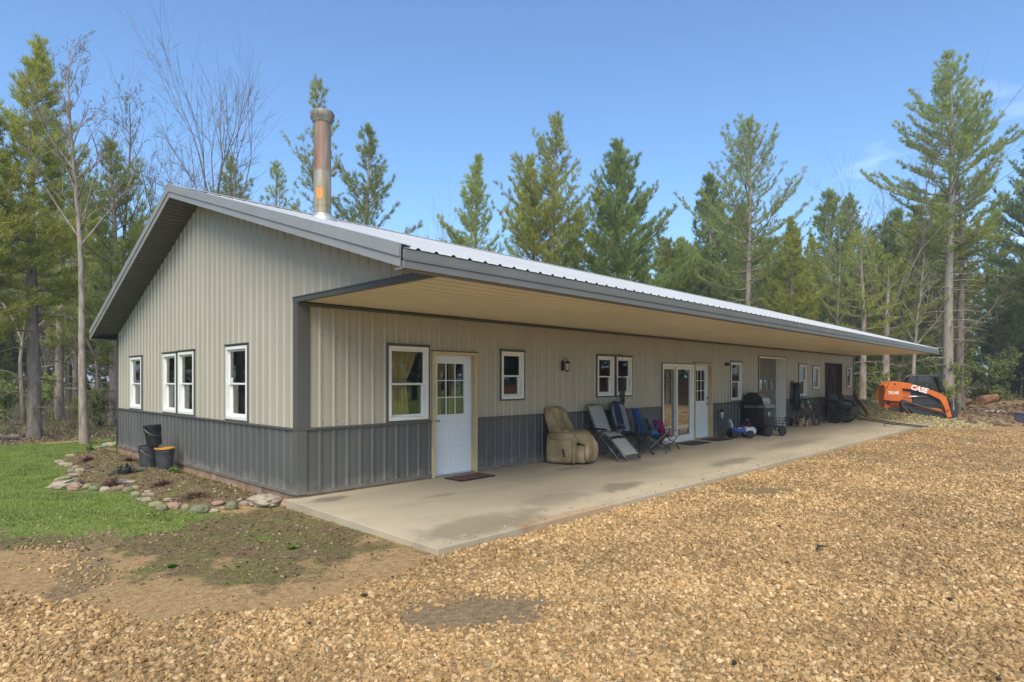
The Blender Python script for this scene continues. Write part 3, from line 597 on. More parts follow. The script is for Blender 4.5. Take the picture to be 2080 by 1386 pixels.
def entry_door(r, hinge_right=True):
    u0, u1, z0, z1 = r; fr = MB(); w = .088; T = TX
    fr.box(T(u0, -.16, z0+.005), T(u0+.022, .03, z1)); fr.box(T(u1-.022, -.16, z0+.005), T(u1, .03, z1)); fr.box(T(u0+.022, -.16, z1-.022), T(u1-.022, .03, z1))
    fr.box(T(u0+.022, -.16, z0+.005), T(u0+.062, -.13, z1-.022)); fr.box(T(u1-.062, -.16, z0+.005), T(u1-.022, -.13, z1-.022))
    fr.box(T(u0-.0, .03, z0+.005), T(u0+.05, .048, z1)); fr.box(T(u1-.05, .03, z0+.005), T(u1, .048, z1)); fr.box(T(u0+.05, .03, z1-.05), T(u1-.05, .048, z1))
    f = fr.build('door_frame', M['wood'], house, bevel=.003)
    s = MB(); s.box(T(u0-.015, -.01, z1-.002), T(u1+.015, .05, z1+.018)); s.build('drip_trim', M['trim'], f)
    d0, d1, e0, e1 = u0+.028, u1-.028, z0+.03, z1-.028; D = MB(); wf, wb = -.085, -.128
    W = d1-d0; g0, g1, h0, h1 = d0+W*.17, d1-W*.19, e0+1.03, e1-.17
    D.box(T(d0, wf, e0), T(d1, wb, h0)); D.box(T(d0, wf, h1), T(d1, wb, e1)); D.box(T(d0, wf, h0), T(g0, wb, h1)); D.box(T(g1, wf, h0), T(d1, wb, h1))
    for a, b, c, q in ((g0-.03, g1+.03, h0-.03, h0), (g0-.03, g1+.03, h1, h1+.03), (g0-.03, g0, h0, h1), (g1, g1+.03, h0, h1)): D.box(T(a, wf+.012, c), T(b, wf+.001, q))
    for a, b in ((d0+.12, d0+W*.46), (d0+W*.54, d1-.12)):       # two pairs of raised panels below
        for c, q in ((e0+.14, e0+.36), (e0+.46, e0+.92)):
            for aa, bb, cc, qq in ((a, b, c, c+.018), (a, b, q-.018, q), (a, a+.018, c+.018, q-.018), (b-.018, b, c+.018, q-.018)): D.box(T(aa, wf+.006, cc), T(bb, wf, qq))
    door = D.build('door', M['dwhite'], house, bevel=.003)
    G = MB(); G.box(T(g0, -.104, h0), T(g1, -.109, h1)); G.build('pane', M['glass'], door)
    mu = MB()
    for i in (1, 2): x = g0+(g1-g0)*i/3; mu.box(T(x-.008, wf-.002, h0), T(x+.008, -.102, h1)); z = h0+(h1-h0)*i/3; mu.box(T(g0, wf-.003, z-.008), T(g1, -.102, z+.008))
    mu.build('muntin', M['dwhite'], door)
    hu = d0+.06 if hinge_right else d1-.06; sgn = 1 if hinge_right else -1; k = MB()
    k.lathe([(.03, 0), (.03, .012), (.02, .016)], 14, T(hu, wf, e0+.93), 'y'); k.X = None
    k.tube([T(hu, wf, e0+.93), T(hu, wf+.055, e0+.93), T(hu+sgn*.03, wf+.062, e0+.93), T(hu+sgn*.12, wf+.058, e0+.925)], [.012,.011,.01,.008], 8); k.lathe([(.028, -.012), (.028, .004)], 14, T(hu, wf, e0+1.10), 'y')
    k.tube([T(hu, wf, e0+1.10), T(hu, wf+.03, e0+1.10)], .016, 8); k.build('handle', M['black'], door, smooth='auto')
    s = MB(); s.box(T(d0, -.13, z0+.0), T(d1, .02, z0+.028)); s.build('threshold', M['chrome'], f)
entry_door(PD[0]); entry_door(PD[2], False)
# sliding glass door
u0, u1, z0, z1 = PD[1]; o = MB(); T = TX
for a, b, c, d in ((u0+.02, u1-.02, z1-.09, z1-.02), (u0+.02, u1-.02, z0+.01, z0+.07), (u0+.02, u0+.08, z0+.07, z1-.09), (u1-.08, u1-.02, z0+.07, z1-.09)): o.box(T(a, -.14, c), T(b, .035, d))
sd_ = o.build('sliding_door', M['white'], house, bevel=.004)
o = MB(); o.box(T(u0, -.02, z0), T(u0+.02, .03, z1)); o.box(T(u0, -.02, z1-.02), T(u1, .03, z1)); o.build('door_trim', M['trim'], sd_)
mid = (u0+u1)/2
for a, b, w in ((u0+.08, mid+.035, -.10), (mid-.035, u1-.08, -.04)):
    o = MB()
    for aa, bb, c, d in ((a, b, z0+.07, z0+.17), (a, b, z1-.16, z1-.09), (a, a+.07, z0+.17, z1-.16), (b-.07, b, z0+.17, z1-.16)): o.box(T(aa, w-.02, c), T(bb, w+.02, d))
    o.build('sash', M['white'], sd_, bevel=.003); o = MB(); o.box(T(a+.07, w-.004, z0+.17), T(b-.07, w+.001, z1-.16)); o.build('pane', M['glassd'], sd_)
# recessed overhead garage door
u0, u1, z0, z1 = PD[3]; M['gdoor'] = mat('grey_garage_door', (.17,.17,.16), .55, .06, 3)
o = MB(); o.box(T(u0, -.32, z0+.005), T(u0+.03, .025, z1)); o.box(T(u1-.03, -.32, z0+.005), T(u1, .025, z1)); o.box(T(u0+.03, -.32, z1-.05), T(u1-.03, .025, z1)); gf = o.build('garage_door_frame', M['white'], house)
o = MB(); o.box(T(u0-.03, -.005, z0+.005), T(u0, .03, z1+.03)); o.box(T(u1, -.005, z0+.005), T(u1+.03, .03, z1+.03)); o.box(T(u0, -.005, z1), T(u1, .03, z1+.03)); o.build('door_trim', M['trim'], gf)
o = MB(); nsec = 4; a, b = u0+.03, u1-.03; zz = [z0+.005 + (z1-.05-z0-.005)*i/nsec for i in range(nsec+1)]; wins = [(a+.22+i*.52, a+.22+i*.52+.40) for i in range(4)]
for i in range(nsec):
    c, d = zz[i]+.004, zz[i+1]-.004
    if i == 2:
        h0, h1 = c+.12, d-.13; o.box(T(a, -.36, c), T(b, -.31, h0)); o.box(T(a, -.36, h1), T(b, -.31, d)); e = a
        for p, q in wins: o.box(T(e, -.36, h0), T(p, -.31, h1)); e = q
        o.box(T(e, -.36, h0), T(b, -.31, h1))
    else:
        o.box(T(a, -.36, c), T(b, -.31, d))
        for k in range(4): p, q = a+.1+k*.56, a+.1+k*.56+.44; o.box(T(p, -.31, c+.09), T(q, -.303, d-.09))
gd = o.build('garage_door', M['gdoor'], house, bevel=.004)
for p, q in wins: o = MB(); o.box(T(p, -.335, h0), T(q, -.33, h1)); o.build('pane', M['glassd'], gd)
# dark brown barn door
u0, u1, z0, z1 = PD[4]; M['barn'] = mat('dark_brown_planks', (.040,.028,.021), .75, .3, 5, stretch=(8,8,.6), bump=.2)
o = MB(); n = 11
for i in range(n): a = u0+.03+(u1-u0-.06)*i/n; b = u0+.03+(u1-u0-.06)*(i+1)/n-.008; o.box(T(a, -.16, z0+.02), T(b, -.12, z1-.03))
bd = o.build('barn_door', M['barn'], house)
o = MB(); o.beam(T(u0+.2, -.105, .1), T(mid*0+(u0+u1)/2, -.105, z1-.15), .1, .03, (0,1,0)); o.beam(T(u1-.2, -.105, .1), T((u0+u1)/2, -.105, z1-.15), .1, .03, (0,1,0)); o.box(T(u0+.03, -.12, z1-.2), T(u1-.03, -.09, z1-.06)); o.box(T(u0+.03, -.12, z0+.1), T(u1-.03, -.09, z0+.24)); o.build('brace', M['barn'], bd)
o = MB(); o.box(T(u0, -.16, z0), T(u0+.03, .03, z1)); o.box(T(u1-.03, -.16, z0), T(u1, .03, z1)); o.box(T(u0+.03, -.16, z1-.03), T(u1-.03, .03, z1)); M['redtrim'] = mat('reddish_brown_trim', (.09,.04,.03), .6, .15, 5); o.build('door_frame', M['redtrim'], bd)
# flue pipe through the roof
M['flue'] = mat('rusty_stainless_flue', (.25,.205,.155), .62, .22, 2.5, metal=.15, stretch=(6,6,.5), col2=(.25,.135,.08), c2lo=.46, c2hi=.56, c2scale=.9)
M['flueg'] = mat('weathered_galvanised_flue', (.31,.285,.225), .55, .18, 2.5, metal=.25, stretch=(6,6,.5), col2=(.30,.23,.13), c2lo=.46, c2hi=.6)
cx, cy = 1.476, 2.0; zb = roof_z(cy); o = MB(); seg = [(zb-.2, 4.95), (4.95, 5.44)]
o.mi = 0; o.lathe([(.152, zb-.15), (.152, 4.72), (.158, 4.722), (.158, 4.735), (.152, 4.737), (.152, 5.36), (.158, 5.362), (.158, 5.375)], 28, (cx, cy, 0)); o.mi = 1
o.lathe([(.151, 5.375), (.151, 6.28)], 28, (cx, cy, 0)); ch = o.build('chimney', [M['flueg'], M['flue']], rf, smooth='auto')
o = MB(); o.lathe([(.15, 6.22), (.158, 6.235), (.172, 6.24), (.176, 6.26), (.205, 6.30), (.21, 6.315), (.198, 6.32), (.204, 6.335), (.204, 6.40), (.196, 6.425), (.05, 6.44)], 28, (cx, cy, 0))
for i in range(28):
    if i % 2: t = 2*PI*i/28; o.box((cx+.207*math.cos(t)-.006, cy+.207*math.sin(t)-.006, 6.345), (cx+.207*math.cos(t)+.006, cy+.207*math.sin(t)+.006, 6.39))
M['cap'] = mat('sooty_flue_cap', (.26,.235,.185), .6, .25, 5, metal=.2, col2=(.12,.09,.065), c2lo=.45, c2hi=.65); o.build('chimney_cap', M['cap'], ch, smooth='auto')
M['label'] = mat('orange_warning_label', (.62,.25,.05), .6, .2, 14); o = MB(); P = []
for i in range(6):
    t = math.radians(198+9*i); P.append((cx+.1545*math.cos(t), cy+.1545*math.sin(t)))
for (xa, ya), (xb, yb) in zip(P[:-1], P[1:]): o.quad((xa, ya, 4.84), (xb, yb, 4.84), (xb, yb, 5.03), (xa, ya, 5.03))
o.build('warning_label', M['label'], ch)
o = MB(); M['boot'] = mat('flue_flashing', (.45,.44,.42), .45, .1, 5, metal=.4)
o.lathe([(.26, zb-.06), (.24, zb+.02), (.165, zb+.05), (.158, zb+.09)], 24, (cx, cy, 0), cap=False); o.build('flue_flashing', M['boot'], ch, smooth='auto')

# ------------------------------------------------------------------ things seen through or on the windows
M['curtain'] = mat('yellow_curtain', (.92,.72,.30), .85, .12, 3, stretch=(9,9,.4), trans=.04)
def curtain(name, cx, w0, z0, zt, z1, y, label, tie=.16):
    def fn(u, v):
        z = z0 + (z1-z0)*v; zz = (z - zt)
        wdt = tie + (w0-tie)*(min(1, abs(zz)/(.55 if zz > 0 else 1.6)))**.8*(1 if zz > 0 else .75)
        lean = -.12*max(0, 1-abs(zz)/.6) if zz > 0 else -.12
        return (cx + (u-.5)*wdt + lean*.4, y + .022*math.sin(u*34)+.01*math.sin(u*13+z*3), z)
    o = MB(); o.grid(fn, 70, 24); c = o.build(name, M['curtain'], smooth=True); return tag(c, label, 'curtain')
curtain('curtain', 1.84, .74, .95, 1.58, 2.13, .135, 'yellow curtain tied back inside the large porch window beside the near door', .30)
curtain('curtain', 2.72, .28, .95, 1.52, 2.0, .185, 'left yellow curtain half behind the glass of the near white door', .10)
curtain('curtain', 3.0, .22, .95, 1.55, 2.0, .185, 'right yellow curtain half behind the glass of the near white door', .08)
M['cup'] = mat('pale_green_cup', (.52,.56,.42), .5, .1, 10); o = MB(); o.lathe([(.036, 0), (.043, .09), (.039, .09), (.033, .01)], 14, (.035, 2.36, 1.555)); tag(o.build('cup', M['cup'], smooth='auto'), 'pale green cup on the sash rail inside the gable window nearest the porch', 'cup')
M['greyobj'] = mat('pale_ceramic', (.42,.41,.38), .6, .2, 12)
o = MB(); o.lathe([(.05, 0), (.085, .03), (.10, .09), (.07, .15), (.05, .17)], 16, (4.47, .22, 1.21)); tag(o.build('ceramic_bowl', M['greyobj'], smooth=True), 'pale rounded pot on the sill inside the single small porch window', 'pot')
M['house_leaf'] = mat('houseplant_leaf', (.08,.15,.03), .5, .3, 9, island=.4, trans=.2)
rngp = random.Random(3); o = MB(); o.lathe([(.05, 0), (.07, .10), (.06, .10)], 12, (7.5, .24, 1.24))
pl = thing('house_plant', 'leafy green houseplant on the sill inside the paired porch windows', 'plant', (7.5, .24, 1.24)); o = MB(); o.lathe([(.05, 0), (.07, .10), (.06, .10)], 12); o.build('pot', M['greyobj'], pl, smooth='auto'); o = MB()
for i in range(60):
    a = rngp.uniform(0, 2*PI); r = rngp.uniform(.02, .13); z = rngp.uniform(.12, .36); p = Vector((r*math.cos(a), r*math.sin(a)*.5, z)); q = Vector((math.cos(a), math.sin(a)*.5, rngp.uniform(-.5, .6)))*.05; s = Vector((-q.y, q.x, .01))*.4
    o.quad(p, p+q*.5+s, p+q, p+q*.5-s)
o.build('foliage', M['house_leaf'], pl)
# lantern lamp on the porch wall
lamp = thing('wall_lantern', 'dark bracketed wall lantern between the single and the paired porch windows', 'lamp', (5.84, 0, 1.93)); lamp.scale = (.8,.8,.8)
o = MB(); o.box((-.055, -.004, -.16), (.055, -.03, .10)); o.tube([(0,-.03,.06), (0,-.09,.17), (0,-.16,.16), (0,-.17,.09)], .010, 8); o.box((-.10,-.022,.17), (.10,-.034,.176)); o.build('bracket', M['black'], lamp, bevel=.003)
o = MB(); o.lathe([(.004,.10), (.03,.085), (.085,.035), (.09,.025), (.075,.025)], 6, (0,-.17,0))
for i in range(6): t = 2*PI*i/6; o.tube([(.07*math.cos(t), -.17+.07*math.sin(t), .025), (.05*math.cos(t), -.17+.05*math.sin(t), -.15)], .006, 5)
o.lathe([(.055,-.15), (.055,-.165), (.02,-.185), (.005,-.20)], 6, (0,-.17,0)); o.build('cage', M['black'], lamp); o = MB(); o.lathe([(.066,.024), (.047,-.15)], 6, (0,-.17,0)); M['frost'] = mat('lantern_glass', (.55,.55,.50), .2, .1, 5); o.build('lantern_pane', M['frost'], lamp)
l2 = thing('wall_lamp', 'small dark lamp on the porch wall beside the far white door', 'lamp', (13.55, 0, 2.08)); o = MB(); o.box((-.04,-.002,-.05), (.04,-.03,.05)); o.build('bracket', M['black'], l2, bevel=.003); o = MB(); o.lathe([(.03,.05), (.055,-.05), (.05,-.05)], 10, (0,-.09,0)); o.tube([(0,-.03,.0), (0,-.09,.05)], .012, 6); M['dgreen'] = mat('dark_green_enamel', (.03,.06,.03), .4, .2, 10); o.build('lamp_shade', M['dgreen'], l2)
# wind chime
wc = thing('wind_chime', 'black wind chime with long tubes hanging before the paired porch windows', 'wind chime', (7.86, -.14, 0)); o = MB()
o.lathe([(.055, 1.685), (.055, 1.70)], 16); o.tube([(0,.14,2.2), (0,.02,2.2), (0,0,2.17)], .006, 6); o.build('hook_disc', M['black'], wc)
for i in range(6): t = 2*PI*i/6; o = MB(); L_ = .42+.03*i; o.tube([(.043*math.cos(t), .043*math.sin(t), 1.66), (.043*math.cos(t), .043*math.sin(t), 1.66-L_)], .014, 8); o.tube([(.043*math.cos(t), .043*math.sin(t), 1.69), (.043*math.cos(t), .043*math.sin(t), 1.66)], .002, 4); o.build('chime_tube', M['black'], wc)
o = MB(); o.tube([(0,0,2.17), (0,0,1.10)], .003, 5); o.build('cord', M['black'], wc); o = MB(); o.lathe([(.001,-.008), (.085,-.008), (.085,.008), (.001,.008)], 20, (0,0,1.10), 'y'); o.build('wind_sail', M['black'], wc)
# ------------------------------------------------------------------ things on the porch
def facing(dx, dy): return math.atan2(dy, dx) + PI/2      # local -Y is the front of a chair
# tan recliner
M['suede'] = mat('tan_microsuede', (.34,.24,.125), .9, .30, 3.5, spec=.15, bump=.15, bscale=25, col2=(.47,.36,.21), c2lo=.45, c2hi=.7, c2scale=2.5)
rc = thing('recliner', 'worn tan plush recliner armchair on the porch slab', 'armchair', (5.66, -.40, slz(-.4)), facing(.25, -.97))
def crease(p, k=1.0): return p
o = MB()                                                  # local: x across, -y front
o.pillow((0,.10,.20), (.90,.62,.38), 8); o.pillow((0,-.12,.20), (.60,.56,.36), 8); o.build('base', M['suede'], rc, smooth=True)
o = MB(); o.pillow((0,-.10,.45), (.61,.72,.24), 3.2, fn=lambda p: Vector((p.x, p.y, p.z + .05 + .02*math.cos(p.x*5) - (.10*sstep(-p.y, .15, .36) if p.y < 0 else 0)))); o.build('seat', M['suede'], rc, smooth=True)
o = MB(); o.pillow((0,-.405,.25), (.60,.12,.44), 3.2, fn=lambda p: Vector((p.x, p.y - .02*math.cos(p.z*7), p.z))); o.build('footrest', M['suede'], rc, smooth=True)
for s in (-1, 1):
    o = MB(); o.pillow((s*.40,.07,.31), (.16,.58,.54), 6); o.pillow((s*.40,.06,.55), (.23,.60,.17), 2.6, fn=lambda p: Vector((p.x, p.y, p.z-.03*sstep(-p.y,.2,.4)))); o.build('arm', M['suede'], rc, smooth=True)
    o = MB(); o.pillow((s*.40,-.235,.29), (.165,.04,.50), 6); o.build('arm_front', M['suede'], rc, smooth=True)
def bk(p):
    t = (p.z+.36)/.72; tuft = sum(.085*math.exp(-((p.x-a)**2+(p.z-b)**2)/.006) for a, b in ((-.12,.05),(.12,.05),(0,-.12)))
    y = p.y + (tuft if p.y < 0 else 0) - .03*math.sin(max(0, t)*PI*2.0)*(1 if p.y < 0 else 0) + .035*abs(math.sin(p.x*9)) + (.035*math.exp(-((p.z-.06)/.035)**2)*(abs(p.x) < .3) if p.y < 0 else 0)*1.0*(1 if p.y < 0 else 0)
    return Vector((p.x*(1-.12*max(0, t-.6)), y + .26*t - .04, p.z))
o = MB(); o.pillow((0,.16,.72), (.84,.26,.80), 4.2, 48, 32, fn=bk); o.build('backrest', M['suede'], rc, smooth=True)
o = MB(); o.pillow((0,.135,.53), (.66,.24,.30), 2.6, fn=lambda p: Vector((p.x, p.y-.02, p.z))); o.build('back_cushion', M['suede'], rc, smooth=True)
o = MB(); o.tube([(-.485,-.02,.30), (-.50,-.04,.27), (-.505,-.06,.17)], [.022,.02,.014], 8); o.build('lever', M['blackp'], rc, smooth=True)

M['sling'] = mat('grey_mesh_sling', (.33,.32,.28), .8, .1, 40, bump=.2, bscale=250)
M['steel'] = mat('grey_steel_tube', (.20,.20,.195), .35, .1, 8, metal=.6)
M['dsteel'] = mat('dark_steel_tube', (.045,.045,.045), .4, .15, 8, metal=.3)
# zero gravity lounge chair
zg = thing('lounge_chair', 'grey mesh zero gravity lounge chair with its footrest lowered', 'lounge chair', (6.74, -.55, slz(-.5)), facing(-.08, -1))
w = .25
B = [(0,.42,1.06), (0,.12,.52), (0,-.18,.46), (0,-.66,.05)]
for nm, (a, b), sh in (('backrest', (Vector((0,.40,1.08)), Vector((0,.14,.56))), .0), ('seat', (Vector((0,.12,.52)), Vector((0,-.20,.47))), .03), ('footrest', (Vector((0,-.25,.42)), Vector((0,-.60,.12))), .0)):
    o = MB(); d = b-a; nrm = Vector((0, d.z, -d.y)).normalized()
    for off in (0, .008): o.grid(lambda u, v: a + d*v + Vector(((u-.5)*(2*w-.06), 0, 0)) + nrm*(off + .02*math.sin(u*PI) + sh*math.sin(v*PI)), 8, 6)
    part = o.build(nm, M['sling'], zg, smooth=True)
    o = MB()                                              # elastic lacing along both sides
    n = int(d.length/.035)
    for s in (-1, 1):
        for i in range(n): p = a + d*((i+.5)/n); o.tube([p+Vector((s*(w-.035),0,0)), p+Vector((s*(w+.0),0,0))+d*.01], .005, 4)
    o.build('lacing', M['black'], part)
o = MB()
o.tube([(-w,.42,1.10), (-w,.13,.54), (-w,-.20,.47), (-w,-.62,.10), (-w+.05,-.66,.04), (w-.05,-.66,.04), (w,-.62,.10), (w,-.20,.47), (w,.13,.54), (w,.42,1.10), (w-.04,.43,1.13), (-w+.04,.43,1.13)], .014, 8, closed=True)
for s in (-1, 1):
    x = s*(w+.03); o.tube([(x,.36,.02), (x,-.12,.60)], .013, 8); o.tube([(x,-.50,.02), (x,.20,.66)], .013, 8); o.tube([(x,.30,.62), (x,-.14,.61), (x,-.28,.58)], .013, 8)
o.tube([(-w-.03,.36,.02), (w+.03,.36,.02)], .013, 8); o.tube([(-w-.03,-.50,.02), (w+.03,-.50,.02)], .013, 8); o.build('frame', M['steel'], zg, smooth=True)
for s in (-1, 1): o = MB(); o.pillow((s*(w+.035),.05,.635), (.05,.46,.028), 4); o.build('armrest', M['blackp'], zg, smooth=True)

def camp_chair(label, loc, rz, sc, fab, fab2=None, tall=1.0, roundtop=False, frame='dsteel'):
    t = thing('camp_chair', label, 'camp chair', loc, rz); W = .27
    o = MB(); o.grid(lambda u, v: Vector(((u-.5)*2*W, -.24+.46*v, .44 - .05*math.sin(u*PI) - .03*v)), 8, 6); o.grid(lambda u, v: Vector(((u-.5)*2*W, -.24+.46*v, .43 - .05*math.sin(u*PI) - .03*v)), 8, 6); o.build('seat', fab, t, smooth=True)
    H = .50*tall
    def bkf(off):
        def f(u, v):
            hw = W*(1 - (.45*max(0, v-.72)/.28 if roundtop else 0)**1.6)
            return Vector(((u-.5)*2*hw, .20+.16*v+off - .05*math.sin(u*PI)*-1, .42 + H*v + (.05*math.sin(u*PI)*v if roundtop else .015*math.cos(u*PI*2)*v)))
        return f
    o = MB(); o.grid(bkf(0), 14, 10); o.grid(bkf(.012), 14, 10); b = o.build('backrest', fab, t, smooth=True)
    if fab2:
        for s in (0, 1): o = MB(); o.grid(lambda u, v: bkf(-.006)(s*.76+u*.24, .05+v*.88), 6, 8); o.build('side_panel', fab2, b, smooth=True)
    for s in (-1, 1):
        o = MB(); o.grid(lambda u, v: Vector((s*(W+.02)+(u-.5)*.07, -.27+.52*v, .62 - .03*math.sin(v*PI))), 3, 6); o.grid(lambda u, v: Vector((s*(W+.02)+(u-.5)*.07, -.27+.52*v, .612 - .03*math.sin(v*PI))), 3, 6); o.build('armrest', fab2 or fab, t, smooth=True)
    o = MB(); r = .009
    for s in (-1, 1):
        x = s*(W+.02); o.tube([(x,-.27,.02), (-x*.9,.0,.0+.22), (-x,.24,.42)], r, 6); o.tube([(x,-.27,.02), (x,.22,.43)], r, 6); o.tube([(x,.24,.02), (x,-.24,.43)], r, 6); o.tube([(x,-.27,.02), (-x,-.24,.43)], r, 6); o.tube([(x,.24,.02), (-x,.22,.43)], r, 6)
        o.tube([(x,-.24,.43), (x,-.27,.62)], r, 6); o.tube([(x,.22,.43), (x*.97,.37,.42+H)], r, 6)
        for y in (-.27,.24): o.box((x-.02,y-.02,0), (x+.02,y+.02,.03))
    o.build('frame', M[frame], t, smooth='auto'); t.scale = (sc, sc, sc); return t
M['navy'] = mat('navy_cloth', (.018,.03,.06), .85, .2, 20); M['pgrey'] = mat('light_grey_cloth', (.24,.235,.24), .85, .15, 15)
M['blue'] = mat('bright_blue_cloth', (.055,.21,.60), .8, .15, 12); M['pink'] = mat('magenta_cloth', (.80,.02,.17), .8, .15, 12); M['green'] = mat('dark_green_cloth', (.02,.17,.07), .85, .2, 12)
M['maroon'] = mat('dark_red_cloth', (.28,.02,.06), .85, .2, 12); M['teal'] = mat('blue_teal_cloth', (.03,.22,.38), .85, .2, 12)
camp_chair('navy camp chair with grey sides and rounded back', (7.52, -.66, slz(-.6)), facing(.1, -1), 1.16, M['navy'], M['pgrey'], 1.12, True)
camp_chair('bright blue camp chair with a narrow tall back', (8.34, -.60, slz(-.6)), facing(.8, -.65), 1.04, M['blue'], M['blue'], 1.12, frame='steel')
camp_chair('low dark green camp chair with blue arms behind the bright blue one', (8.95, -.48, slz(-.48)), facing(.5, -.85), .84, M['green'], M['teal'], .9)
camp_chair('small magenta child size camp chair by the sliding door', (9.30, -.48, slz(-.48)), facing(.9, -.45), .74, M['pink'], M['maroon'], 1.0)
# door mats
M['mat_b'] = mat('brown_coir', (.12,.055,.03), .95, .3, 30, bump=.4, bscale=200); M['mat_g'] = mat('dark_rubber_mat', (.05,.042,.035), .9, .25, 30, bump=.3, bscale=150)
for lab, x, y, wx, wy, m_ in (('reddish brown doormat before the near white door', 2.92, -.36, .78, .42, 'mat_b'), ('dark mat on the slab before the sliding glass door', 10.75, -.42, .95, .46, 'mat_g'), ('dark mat on the slab before the far white door', 12.15, -.40, .85, .5, 'mat_g')):
    t = thing('doormat', lab, 'doormat', (x, y, slz(y)), random.Random(x).uniform(-.06,.06)); o = MB(); o.pillow((0,0,.011), (wx,wy,.018), 9, 24, 6); o.build('pile', M[m_], t, smooth='auto')
    o = MB()
    for a, b in (((-wx/2,-wy/2), (wx/2,-wy/2)), ((-wx/2,wy/2), (wx/2,wy/2)), ((-wx/2,-wy/2), (-wx/2,wy/2)), ((wx/2,-wy/2), (wx/2,wy/2))): o.tube([(*a,.01), (*b,.01)], .011, 6)
    o.build('border', M['rubber'], t)
# lantern on a stake
t = thing('stake_lantern', 'black lantern standing on a thin stake beside the far white door', 'lantern', (12.93, -.18, slz(-.18))); o = MB()
o.lathe([(.10,0), (.10,.012), (.02,.02)], 16); o.tube([(0,0,.01), (0,0,.50)], .009, 6); o.build('stake', M['black'], t, smooth='auto'); o = MB()
o.lathe([(.02,.50), (.05,.515), (.05,.525)], 6); o.lathe([(.095,.735), (.08,.75), (.03,.80), (.008,.83), (.012,.84), (.004,.855)], 6)
for i in range(6): q = 2*PI*i/6; o.tube([(.05*math.cos(q), .05*math.sin(q), .52), (.088*math.cos(q), .088*math.sin(q), .74)], .007, 5)
o.build('cage', M['black'], t); o = MB(); o.lathe([(.042,.53), (.078,.735)], 6); o.build('lantern_pane', M['frost'], t)
# ride-on toy and tricycle
M['toyblue'] = mat('blue_toy_plastic', (.02,.06,.28), .35, .1, 8); M['toywhite'] = mat('white_toy_plastic', (.52,.55,.60), .4, .1, 8); M['toyred'] = mat('dark_red_paint', (.17,.03,.02), .4, .2, 8)
t = thing('ride_on_toy', 'blue and white plastic ride-on toy on the slab', 'toy', (13.12, -.62, slz(-.55)), facing(.75, -.66)); o = MB()
o.pillow((0,.02,.20), (.26,.50,.14), 3.2); o.pillow((0,.16,.27), (.22,.20,.08), 3); o.build('body', M['toyblue'], t, smooth=True)
o = MB(); o.pillow((0,-.22,.20), (.34,.22,.24), 2.6); o.pillow((0,.02,.275), (.20,.22,.03), 3); o.build('fender', M['toywhite'], t, smooth=True)
o = MB(); o.pillow((0,.27,.40), (.24,.06,.30), 2.6, fn=lambda p: Vector((p.x, p.y+p.z*.3, p.z))); o.build('backrest', M['toywhite'], t, smooth=True)
o = MB(); o.tube([(0,-.16,.28), (0,-.10,.42)], .015, 6); o.tube([(-.13,-.09,.42), (.13,-.09,.42)], .014, 6); o.build('handlebar', M['toyblue'], t)
for x, y in ((-.17,-.24),(.17,-.24),(-.17,.20),(.17,.20)): o = MB(); o.lathe([(.03,-.035), (.10,-.035), (.115,-.02), (.115,.02), (.10,.035), (.03,.035)], 18, (x,y,.115), 'x'); o.build('wheel', M['rubber'], t, smooth='auto')
t = thing('tricycle', 'small red tricycle with white front wheel beside the ride-on toy', 'tricycle', (13.62, -.50, slz(-.4)), facing(.55, -.83)); o = MB()
o.tube([(0,-.24,.13), (0,-.19,.34), (0,-.16,.46)], .016, 8); o.tube([(0,-.18,.36), (0,.02,.24), (0,.24,.12)], .018, 8); o.tube([(-.18,.24,.10), (.18,.24,.10)], .012, 6); o.build('frame', M['toyred'], t, smooth=True)
o = MB(); o.tube([(-.19,-.08,.50), (-.10,-.13,.50), (0,-.16,.46), (.10,-.13,.50), (.19,-.08,.50)], .013, 8); o.build('handlebar', M['chrome'], t, smooth=True); o = MB(); o.pillow((0,.06,.30), (.18,.24,.05), 2.4); o.build('seat', M['toyred'], t, smooth=True)
for x, y, r in ((0,-.25,.16),(-.18,.24,.11),(.18,.24,.11)):
    o = MB(); o.tube([(x, y+(r-.018)*math.cos(2*PI*i/20), r+(r-.018)*math.sin(2*PI*i/20)) for i in range(20)], .018, 6, closed=True); wh = o.build('wheel', M['rubber'], t, smooth=True)
    o = MB(); o.lathe([(r-.035,-.012), (r-.03,0), (r-.035,.012)], 18, (x,y,r), 'x'); o.build('rim', M['toywhite'], wh)
# gas grill and garden wagon
t = thing('gas_grill', 'black gas grill with stainless front and dark hood on the porch', 'grill', (14.95, -.40, slz(-.42)), facing(.05, -1)); t.scale = (1.08,1.08,1.08); o = MB()
prof = [(-.28,.86), (-.24,1.02), (-.10,1.17), (.12,1.19), (.27,1.08), (.28,.86)]
for s, a, b in ((0,-.34,-.30), (1,.30,.34)): o.prism(prof, a, b, 'x')
o.build('hood_end', M['black'], t, bevel=.006); M['ss'] = mat('brushed_stainless', (.42,.40,.36), .32, .1, 6, metal=.85, stretch=(.4,8,8))
o = MB(); o.prism([(y*.985, .86+(z-.86)*.985) for y, z in prof], -.298, .298, 'x'); h = o.build('hood', M['ss'], t, bevel=.006); o = MB(); o.tube([(-.24,-.29,.93), (-.24,-.325,.93), (.24,-.325,.93), (.24,-.29,.93)], .012, 8); o.build('handle', M['chrome'], h, smooth=True)
o = MB(); o.prism([(-.38,.74), (-.33,.855), (.26,.855), (.26,.74)], -.36, .36, 'x'); cp = o.build('control_panel', M['ss'], t, bevel=.004)
for i in range(5): o = MB(); o.lathe([(.028,-.015), (.024,.02), (.001,.022)], 12, (-.26+.13*i,-.365,.80), 'y'); o.build('knob', M['chrome'], cp, smooth='auto')
